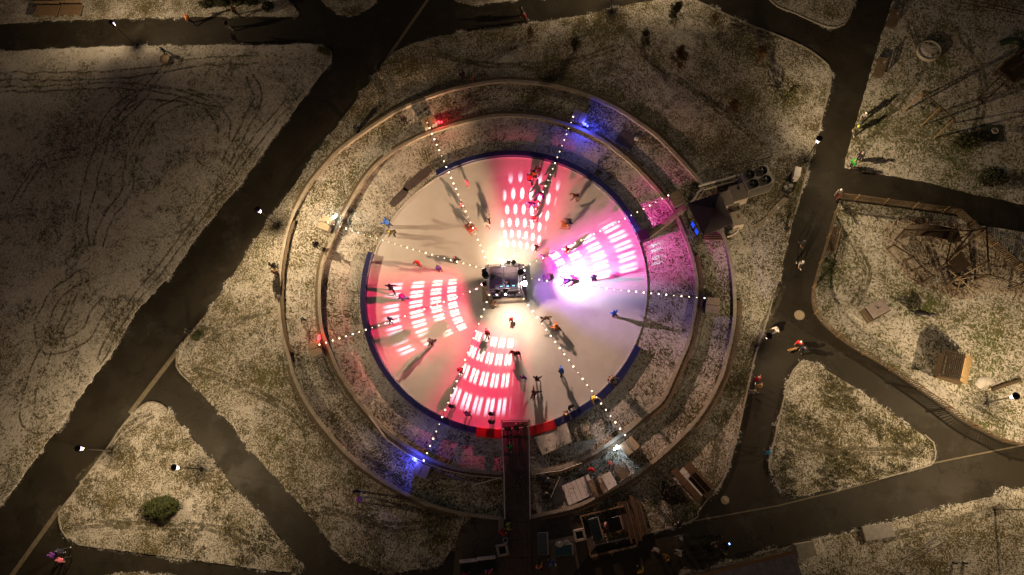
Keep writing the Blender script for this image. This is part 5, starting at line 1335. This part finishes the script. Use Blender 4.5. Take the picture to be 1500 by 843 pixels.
CLO = {'black': (.014, .014, .018), 'navy': (.02, .028, .08), 'red': (.62, .02, .03), 'pink': (.65, .16, .26), 'white': (.72, .70, .68), 'grey': (.22, .22, .23), 'blue': (.02, .13, .62), 'green': (.03, .36, .05), 'teal': (.02, .26, .32), 'yellow': (.62, .42, .04), 'orange': (.72, .22, .05), 'purple': (.20, .05, .42), 'brown': (.13, .07, .04), 'dkred': (.22, .02, .03), 'tan': (.42, .28, .16), 'cyan': (.1, .35, .6), 'olive': (.08, .085, .03), 'lime': (.45, .55, .08)}
def cl(c): return pm('cloth_'+c, CLO[c], .8, .18, 12, bump=.2)
def setm(o, m, i=0): o.material_slots[i].link = 'OBJECT'; o.material_slots[i].material = m
npers = 0
def person(px, py, pose, head, jack, trou, hat, hatc, label, ice=False, s=1.0, group=None, zoff=0.0, zc=.9):
    """px, py: middle of the figure in the photo; head: bearing it faces, degrees, 0 = right, 90 = up"""
    global npers
    base = (ICE if ice else .04)+zoff; p = G(px, py, zc*s+base); p.z = base
    M = PM[pose]; t = thing('person', label, 'person', tuple(p), R(head-90), group)
    c = (M['J']['pel']+M['J']['chest'])/2; t.scale = (s, s, s)
    off = Matrix.Rotation(R(head-90), 3, 'Z') @ Vector((c.x, c.y, 0))*s; t.location = p-off
    o = link('body', M['body'], t); setm(o, SKIN[npers % 2]); setm(o, EYE, 1)
    setm(link('jacket', M['jacket'], t), cl(jack)); setm(link('trousers', M['trousers'], t), cl(trou))
    k = 'skate' if ice else 'boot'
    for f in 'lr': setm(link(k, M[k+f], t), cl('black' if npers % 3 else 'white'))
    setm(link(hat, M[hat], t), cl(hatc))
    npers += 1; return t
GI = 'skaters on the ice'; GW = 'people on the paths'; GB = 'people at the barrier'; GE = 'people at the entrance'
S = lambda *a, **k: person(*a, ice=True, group=GI, **k)
S(685, 268, 'glide', 200, 'pink', 'pink', 'beanie', 'pink', 'small skater in pink, uppermost under the upper left light string', s=.8)
S(677, 302, 'glide', 160, 'pink', 'grey', 'beanie', 'white', 'small skater in pink and grey right on the upper left light string', s=.8)
S(688, 331, 'reach', 310, 'brown', 'black', 'hair', 'brown', 'skater in brown pushing the red skating frame', s=.9)
S(715, 319, 'skate', 70, 'grey', 'black', 'beanie', 'grey', 'grey skater behind the one in white and pink left of the top pool')
S(714, 329, 'glide', 250, 'white', 'pink', 'beanie', 'white', 'skater in white and pink left of the top pool of light', s=.85)
S(568, 328, 'lean', 150, 'blue', 'navy', 'hood', 'blue', 'person in bright blue at the open left edge of the ice')
S(576, 341, 'bend', 200, 'olive', 'black', 'beanie', 'yellow', 'bending skater in olive with yellow hat under the left light string')
S(612, 385, 'glide', 260, 'red', 'red', 'beanie', 'red', 'skater all in red alone on the left of the ice', s=.95)
S(643, 393, 'stand', 280, 'purple', 'black', 'hood', 'black', 'skater in purple standing between the red skater and the stage', s=.9)
S(669, 381, 'skate', 180, 'black', 'black', 'beanie', 'pink', 'black clad skater with pink hat left of the stage', s=.9)
S(573, 422, 'wide', 90, 'black', 'black', 'hair', 'black', 'black clad skater with spread arms near the left barrier')
S(590, 436, 'skate', 160, 'purple', 'navy', 'beanie', 'red', 'purple skater at the upper edge of the left red pool')
S(573, 469, 'glide', 200, 'navy', 'black', 'hood', 'navy', 'navy skater under the lower left light string in the red pool', s=.9)
S(632, 501, 'skate', 200, 'black', 'black', 'hair', 'brown', 'dark skater at the lower edge of the left red pool')
S(714, 489, 'skate', 60, 'dkred', 'white', 'beanie', 'red', 'skater in dark red and white at the upper left of the bottom slits')
S(752, 517, 'stand', 250, 'dkred', 'pink', 'beanie', 'black', 'left skater of the close pair at the right of the bottom slits')
S(758, 518, 'stand', 280, 'black', 'dkred', 'beanie', 'brown', 'right skater of the close pair at the right of the bottom slits')
S(749, 468, 'walk', 280, 'red', 'pink', 'beanie', 'red', 'small skater in bright red just below the stage', s=.75)
S(799, 467, 'wide', 300, 'brown', 'black', 'hair', 'black', 'brown skater with spread arms below the magenta pool, left of a pair')
S(816, 481, 'reach', 140, 'orange', 'black', 'beanie', 'orange', 'skater in orange holding on to the brown skater')
S(766, 553, 'skate', 300, 'purple', 'black', 'hair', 'black', 'purple skater beside the lower right border of the bottom red pool', s=.85)
S(787, 556, 'glide', 85, 'black', 'grey', 'hair', 'black', 'upright dark skater above the wide armed one near the entrance')
S(783, 576, 'wide', 170, 'dkred', 'black', 'hair', 'black', 'skater in dark red with wide arms near the right red barrier')
S(822, 544, 'skate', 50, 'blue', 'black', 'hood', 'blue', 'skater in bright blue gliding under the lower right light string')
S(900, 461, 'glide', 110, 'blue', 'dkred', 'beanie', 'blue', 'skater in blue with dark red trousers at the right of the ice')
S(870, 408, 'stand', 100, 'navy', 'black', 'hood', 'navy', 'navy skater standing in the right light pool')
S(831, 414, 'fall', 180, 'purple', 'navy', 'beanie', 'white', 'skater fallen flat in the brightest white spot of the ice', zc=.25)
S(786, 363, 'skate', 200, 'brown', 'black', 'hair', 'brown', 'brown skater just above the upper right corner of the stage', s=.85)
S(793, 376, 'reach', 250, 'white', 'red', 'beanie', 'white', 'skater in white under the upper right light string by the stage', s=.85)
S(831, 366, 'skate', 190, 'dkred', 'red', 'beanie', 'red', 'skater in red at the upper edge of the right light pool', s=.9)
S(834, 327, 'reach', 170, 'navy', 'black', 'beanie', 'navy', 'navy skater pushing the orange skating frame', s=.85)
S(844, 288, 'bend', 190, 'brown', 'brown', 'beanie', 'orange', 'brown bent skater right of the top pool of light')
S(776, 262, 'skate', 80, 'red', 'black', 'beanie', 'white', 'red skater with white hat, lowest of the group at the top of the pool')
S(782, 256, 'stand', 60, 'orange', 'black', 'hair', 'black', 'orange skater in the middle of the group at the top of the pool')
S(789, 249, 'walk', 240, 'dkred', 'olive', 'beanie', 'pink', 'dark red skater, uppermost of the group at the top of the pool')
S(793, 285, 'lean', 250, 'purple', 'black', 'beanie', 'dkred', 'purple skater by the top light string above two others')
S(780, 299, 'bend', 200, 'purple', 'purple', 'hood', 'black', 'crouching skater in violet in the top pool of light', s=.85)
S(790, 299, 'reach', 200, 'pink', 'white', 'beanie', 'pink', 'pink and white skater holding the crouching violet one', s=.85)
S(783, 322, 'glide', 120, 'red', 'pink', 'beanie', 'red', 'small red skater lowest in the top pool of light', s=.8)
S(675, 543, 'skate', 230, 'dkred', 'black', 'hair', 'black', 'dark red skater at the left border of the bottom red pool')
S(722, 446, 'bend', 20, 'tan', 'brown', 'hair', 'brown', 'person in tan bending at the lower left corner of the stage', s=.9)
B_ = lambda *a, **k: person(*a, ice=True, group=GB, **k)
B_(662, 596, 'stand', 80, 'black', 'black', 'beanie', 'black', 'black clad person standing by the lower left barrier')
B_(685, 607, 'glide', 90, 'pink', 'black', 'beanie', 'purple', 'pink skater at the lower left barrier beside the red one')
B_(720, 607, 'stand', 95, 'black', 'black', 'beanie', 'black', 'upper one of two dark people at the left red barrier')
person(720, 619, 'stand', 80, 'black', 'dkred', 'hair', 'black', 'lower one of two dark people leaning over the left red barrier', group=GB, zoff=.55)
B_(894, 556, 'lean', 330, 'brown', 'black', 'beanie', 'black', 'left one of two people leaning on the lower right barrier')
person(901, 560, 'lean', 150, 'grey', 'black', 'hair', 'black', 'right one of two people leaning on the lower right barrier', group=GB)
B_(869, 583, 'lean', 310, 'yellow', 'black', 'beanie', 'yellow', 'person in yellow at the lower right barrier under the light string')
B_(836, 596, 'stand', 300, 'black', 'black', 'beanie', 'black', 'black clad person near the barrier right of the red one')
B_(829, 606, 'lean', 280, 'brown', 'black', 'beanie', 'tan', 'brown clad person with tan hat leaning on the barrier beside the right red one')
E_ = lambda *a, **k: person(*a, group=GE, zoff=.09, **k)
E_(744, 629, 'stand', 90, 'black', 'navy', 'beanie', 'olive', 'person on the walkway at the left side of the gate')
E_(757, 626, 'walk', 90, 'olive', 'black', 'beanie', 'black', 'person in olive on the walkway in the middle of the gate')
E_(767, 624, 'stand', 70, 'brown', 'black', 'beanie', 'olive', 'person in brown on the walkway at the right side of the gate')
E_(750, 639, 'walk', 100, 'dkred', 'black', 'hair', 'black', 'person in dark red behind the others on the walkway')
E_(746, 655, 'walk', 80, 'green', 'black', 'hood', 'black', 'person in green last on the left of the walkway')
E_(759, 707, 'walk', 90, 'black', 'black', 'beanie', 'black', 'person in black alone further down the dark walkway')
E_(744, 771, 'stand', 0, 'lime', 'black', 'beanie', 'black', 'person in lime yellow beside the lower part of the walkway')
E_(736, 780, 'stand', 30, 'red', 'black', 'beanie', 'red', 'person in red beside the lower part of the walkway')
W_ = lambda *a, **k: person(*a, group=GW, **k)
W_(400, 390, 'stand', 100, 'black', 'black', 'beanie', 'black', 'dark person just outside the left of the larger ring wall')
W_(404, 400, 'stand', 80, 'brown', 'black', 'beanie', 'tan', 'brown clad person with tan hat just outside the left of the larger ring wall')
W_(463, 359, 'stand', 320, 'black', 'black', 'beanie', 'black', 'dark person on the terrace below the white lamp blocks')
W_(443, 468, 'bend', 300, 'black', 'black', 'hood', 'black', 'crouching dark child on the left terrace above the red lit blocks', s=.7)
W_(592, 176, 'stand', 290, 'black', 'black', 'beanie', 'pink', 'dark person with pink hat on the terrace at the upper left')
W_(677, 110, 'stand', 290, 'black', 'navy', 'beanie', 'grey', 'dark person outside the larger ring wall at the top')
W_(694, 117, 'walk', 300, 'brown', 'black', 'beanie', 'orange', 'person with orange hat outside the larger ring wall at the top', s=.8)
W_(765, 17, 'walk', 180, 'black', 'black', 'beanie', 'black', 'upper one of the pair walking on the top path')
W_(769, 26, 'walk', 200, 'dkred', 'black', 'hair', 'tan', 'lower one of the pair in dark red on the top path')
W_(240, 75, 'walk', 190, 'teal', 'black', 'beanie', 'teal', 'child in teal jacket on the snow below the top left path', s=.85)
W_(277, 29, 'walk', 120, 'orange', 'navy', 'hood', 'orange', 'walker in orange on the top left path')
W_(333, 36, 'walk', 120, 'black', 'grey', 'beanie', 'black', 'upper one of two dark walkers on the top left path')
W_(344, 57, 'walk', 120, 'black', 'black', 'hood', 'black', 'lower one of two dark walkers on the top left path')
W_(344, 17, 'walk', 120, 'brown', 'black', 'hood', 'brown', 'brown walker on the snow above the two dark walkers')
W_(1254, 190, 'walk', 250, 'olive', 'black', 'beanie', 'lime', 'olive walker at the left edge of the north playground lawn')
W_(1265, 171, 'walk', 250, 'grey', 'black', 'beanie', 'white', 'grey walker above the olive one at the left edge of the north lawn')
W_(1250, 240, 'stand', 200, 'green', 'black', 'hood', 'green', 'person in bright green at the lower corner of the north lawn')
W_(1261, 229, 'stand', 220, 'black', 'black', 'beanie', 'grey', 'dark person with grey hat right behind the bright green one')
W_(1229, 283, 'walk', 240, 'grey', 'dkred', 'beanie', 'white', 'person in grey at the upper left corner of the picket fence')
W_(1176, 355, 'walk', 270, 'black', 'black', 'hood', 'black', 'dark walker on the path right of the canopy, upper one')
W_(1173, 386, 'walk', 270, 'grey', 'black', 'beanie', 'white', 'grey walker on the path right of the canopy, lower one')
W_(1153, 334, 'stand', 20, 'black', 'black', 'beanie', 'tan', 'dark person at the left border of the path below the plank walkway', s=.9)
W_(1137, 484, 'walk', 200, 'white', 'grey', 'beanie', 'grey', 'person in white next to the black cap of the path lamp')
W_(1171, 503, 'walk', 230, 'red', 'black', 'beanie', 'white', 'person in red walking with a dog at the fork of the paths')
W_(1178, 511, 'walk', 230, 'navy', 'black', 'hair', 'black', 'person in navy beside the red one at the fork of the paths')
W_(1109, 556, 'walk', 80, 'red', 'black', 'beanie', 'white', 'person with red jacket and white hat at the right kerb below the path lamp')
W_(1111, 567, 'walk', 80, 'tan', 'brown', 'beanie', 'tan', 'person in tan at the right kerb below the one in red')
W_(1102, 575, 'walk', 80, 'grey', 'black', 'hair', 'tan', 'fair haired person in grey nearest the kerb below the path lamp')
W_(1124, 664, 'walk', 90, 'cyan', 'navy', 'beanie', 'cyan', 'person in pale blue at the left tip of the right triangular lawn')
W_(523, 720, 'stand', 270, 'black', 'black', 'beanie', 'black', 'upper dark one of two people on the snow lower left of the ring')
W_(527, 732, 'walk', 200, 'pink', 'grey', 'beanie', 'white', 'lower one of two people in pink on the snow lower left of the ring')
W_(867, 688, 'stand', 250, 'red', 'black', 'beanie', 'red', 'person in red beside the narrow decks below the ring bench')
W_(893, 678, 'bend', 300, 'dkred', 'black', 'beanie', 'dkred', 'person in dark red crouching by the narrow decks', s=.7)
W_(961, 805, 'stand', 250, 'white', 'pink', 'beanie', 'white', 'person in white on the dark bottom path left of the yellow one')
W_(977, 816, 'stand', 200, 'yellow', 'black', 'hair', 'black', 'black haired person in yellow in the middle of the bottom path')
W_(938, 837, 'walk', 100, 'yellow', 'black', 'beanie', 'yellow', 'person in yellow at the very bottom edge of the path')
W_(997, 788, 'walk', 200, 'grey', 'black', 'beanie', 'white', 'upper one of two pale grey walkers on the bottom path')
W_(995, 810, 'walk', 180, 'white', 'grey', 'beanie', 'grey', 'lower one of two pale walkers on the bottom path')
W_(994, 770, 'stand', 120, 'black', 'black', 'beanie', 'black', 'dark person with glowing phone at the corner of the entrance ground')
W_(1052, 786, 'stand', 300, 'black', 'black', 'beanie', 'black', 'uppermost dark person of the group on the bottom right path')
W_(1064, 800, 'stand', 200, 'black', 'black', 'hair', 'black', 'dark person with bright phone at the right of the group on the path')
W_(1046, 800, 'stand', 20, 'brown', 'black', 'beanie', 'tan', 'brown clad person at the left of the group on the bottom right path')
W_(1060, 812, 'walk', 90, 'olive', 'black', 'beanie', 'tan', 'olive clad person lowest of the group on the bottom right path')
W_(80, 813, 'walk', 190, 'purple', 'black', 'beanie', 'purple', 'person in purple of the group at the bottom left corner')
W_(90, 807, 'walk', 200, 'navy', 'black', 'beanie', 'navy', 'person in navy of the group at the bottom left corner')
W_(92, 820, 'walk', 200, 'pink', 'black', 'beanie', 'pink', 'person in pink of the group at the bottom left corner')
W_(857, 838, 'walk', 90, 'orange', 'black', 'hair', 'brown', 'person in orange at the bottom edge right of the walkway') if False else None
W_(790, 830, 'walk', 90, 'orange', 'black', 'hair', 'brown', 'person in orange at the bottom edge right of the walkway')
W_(808, 826, 'walk', 120, 'blue', 'navy', 'beanie', 'grey', 'person in dull blue at the bottom edge beside the orange one')
W_(716, 838, 'stand', 90, 'pink', 'black', 'hair', 'black', 'stall visitor in pink at the right market stall table')
W_(683, 842, 'stand', 90, 'dkred', 'black', 'beanie', 'red', 'stall visitor in dark red at the left market stall table')
p = stpt(.1, .25, 1.0)
t = person(0, 0, 'lean', 270, 'black', 'black', 'beanie', 'tan', 'disc jockey in black with tan hat behind the music desk on the stage'); t.location = p
for o in t.children:
    pass
# phones held by two of them
for (x, y, z, lab) in ((1068.5, 797, 1.25, 'glowing blue phone held at the right of the dark group'), (995.5, 770, 1.2, 'glowing blue phone held at the corner of the entrance ground')):
    p = G(x, y, z); t = thing('phone', lab, 'phone', tuple(p), .4, 'glowing phones')
    MB().box((0, 0, 0), (.09, .17, .012)).build('case', M_BLACK, t); MB().box((0, 0, .009), (.08, .15, .004)).build('screen', glow('phone_screen', (.25, .45, 1), 9), t)
# skating frames
for (x, y), rz, m, lab in (((690, 335), -50, pm('red_frame', (.75, .05, .04), .4), 'red tube skating frame pushed on the left of the ice'), ((828, 329), 170, pm('orange_frame', (.8, .25, .05), .4), 'orange tube skating frame pushed on the upper right of the ice')):
    p = G(x, y, .5); t = thing('skating_frame', lab, 'skating aid', (p.x, p.y, ICE), R(rz), 'skating frames')
    MB().tube([Vector(q) for q in ((-.5, -.38, .05), (.6, -.38, .05))], .03).tube([Vector(q) for q in ((-.5, .38, .05), (.6, .38, .05))], .03).build('runner', m, t)
    MB().tube([Vector(q) for q in ((-.35, -.38, .05), (-.45, -.38, .85), (-.45, .38, .85), (-.35, .38, .05))], .03).tube([Vector(q) for q in ((.5, -.38, .05), (.3, -.38, .6), (.3, .38, .6), (.5, .38, .05))], .03).build('handle_frame', m, t)
    MB().box((.05, 0, .35), (.5, .6, .04)).build('seat', m, t)
# dog
def dog(px, py, rz, lab):
    p = G(px, py, .4); t = thing('dog', lab, 'dog', (p.x, p.y, .0), R(rz))
    V = [(-.30, 0, .50), (-.05, 0, .50), (.22, 0, .50), (.36, 0, .62), (.44, 0, .68), (.56, 0, .64)]; rad = [.10, .105, .135, .075, .085, .04]; E = [(i, i+1) for i in range(5)]
    def add(v, r, to): V.append(v); rad.append(r); E.append((to, len(V)-1)); return len(V)-1
    for s in (-.09, .09):
        a = add((.24, s, .34), .05, 2); a = add((.23, s, .18), .03, a); add((.25, s, .03), .032, a)
        a = add((-.26, s, .34), .065, 0); a = add((-.36, s, .18), .03, a); a = add((-.31, s, .03), .03, a); 
    a = add((-.42, 0, .56), .03, 0); add((-.56, 0, .68), .015, a)
    me = skin(V, E, rad); me.name = 'body'
    for p_ in me.polygons: p_.use_smooth = True
    o = link('body', me, t, pm('dog_coat', (.42, .25, .12), .85, .35, 6, bump=.3))
    m = MB()
    for s in (-1, 1): m.cyl((.42, s*.06, .74), (.38, s*.10, .64), .035, .015, 6)
    m.build('ear', cl('brown'), t); MB().sph((.60, 0, .65), .022, 1).build('nose', M_BLACK, t)
dog(1161, 512, 195, 'tan dog walking beside the people at the fork of the paths')

# ================================================================== NIGHT SKY
w = bpy.data.worlds.new('World'); sc.world = w; w.use_nodes = True; t = NT(w.node_tree)
bg = w.node_tree.nodes['Background']; sk = t.n('ShaderNodeTexSky', sky_type='NISHITA'); sk.sun_disc = False
sk.sun_elevation = R(12); sk.sun_rotation = R(200); sk.air_density = 2; sk.dust_density = 6
mx = t.n('ShaderNodeMix', data_type='RGBA', blend_type='MULTIPLY'); mx.inputs[0].default_value = 1
t.l(sk.outputs[0], mx.inputs[6]); mx.inputs[7].default_value = (1, .72, .68, 1)        # town glow on low cloud
t.l(mx.outputs[2], bg.inputs[0]); bg.inputs[1].default_value = AMB
sd = bpy.data.lights.new('sky_fill', 'SUN'); sd.energy = .02; sd.angle = R(15); sd.color = (1, .85, .7)  # weak warm fill added from above, standing in for sky glow
so = bpy.data.objects.new('sky_fill', sd); COL.objects.link(so); so.rotation_euler = (R(40), 0, R(20))
sc.view_settings.view_transform = 'Standard'; sc.view_settings.look = 'None'; sc.view_settings.gamma = 1; sc.view_settings.exposure = 0
sc.view_settings.use_curve_mapping = False
sc.cycles.use_denoising = True; sc.cycles.max_bounces = 5; sc.cycles.diffuse_bounces = 2; sc.cycles.sample_clamp_indirect = 4
sc.cycles.transparent_max_bounces = 12
sc.cycles.use_light_tree = True
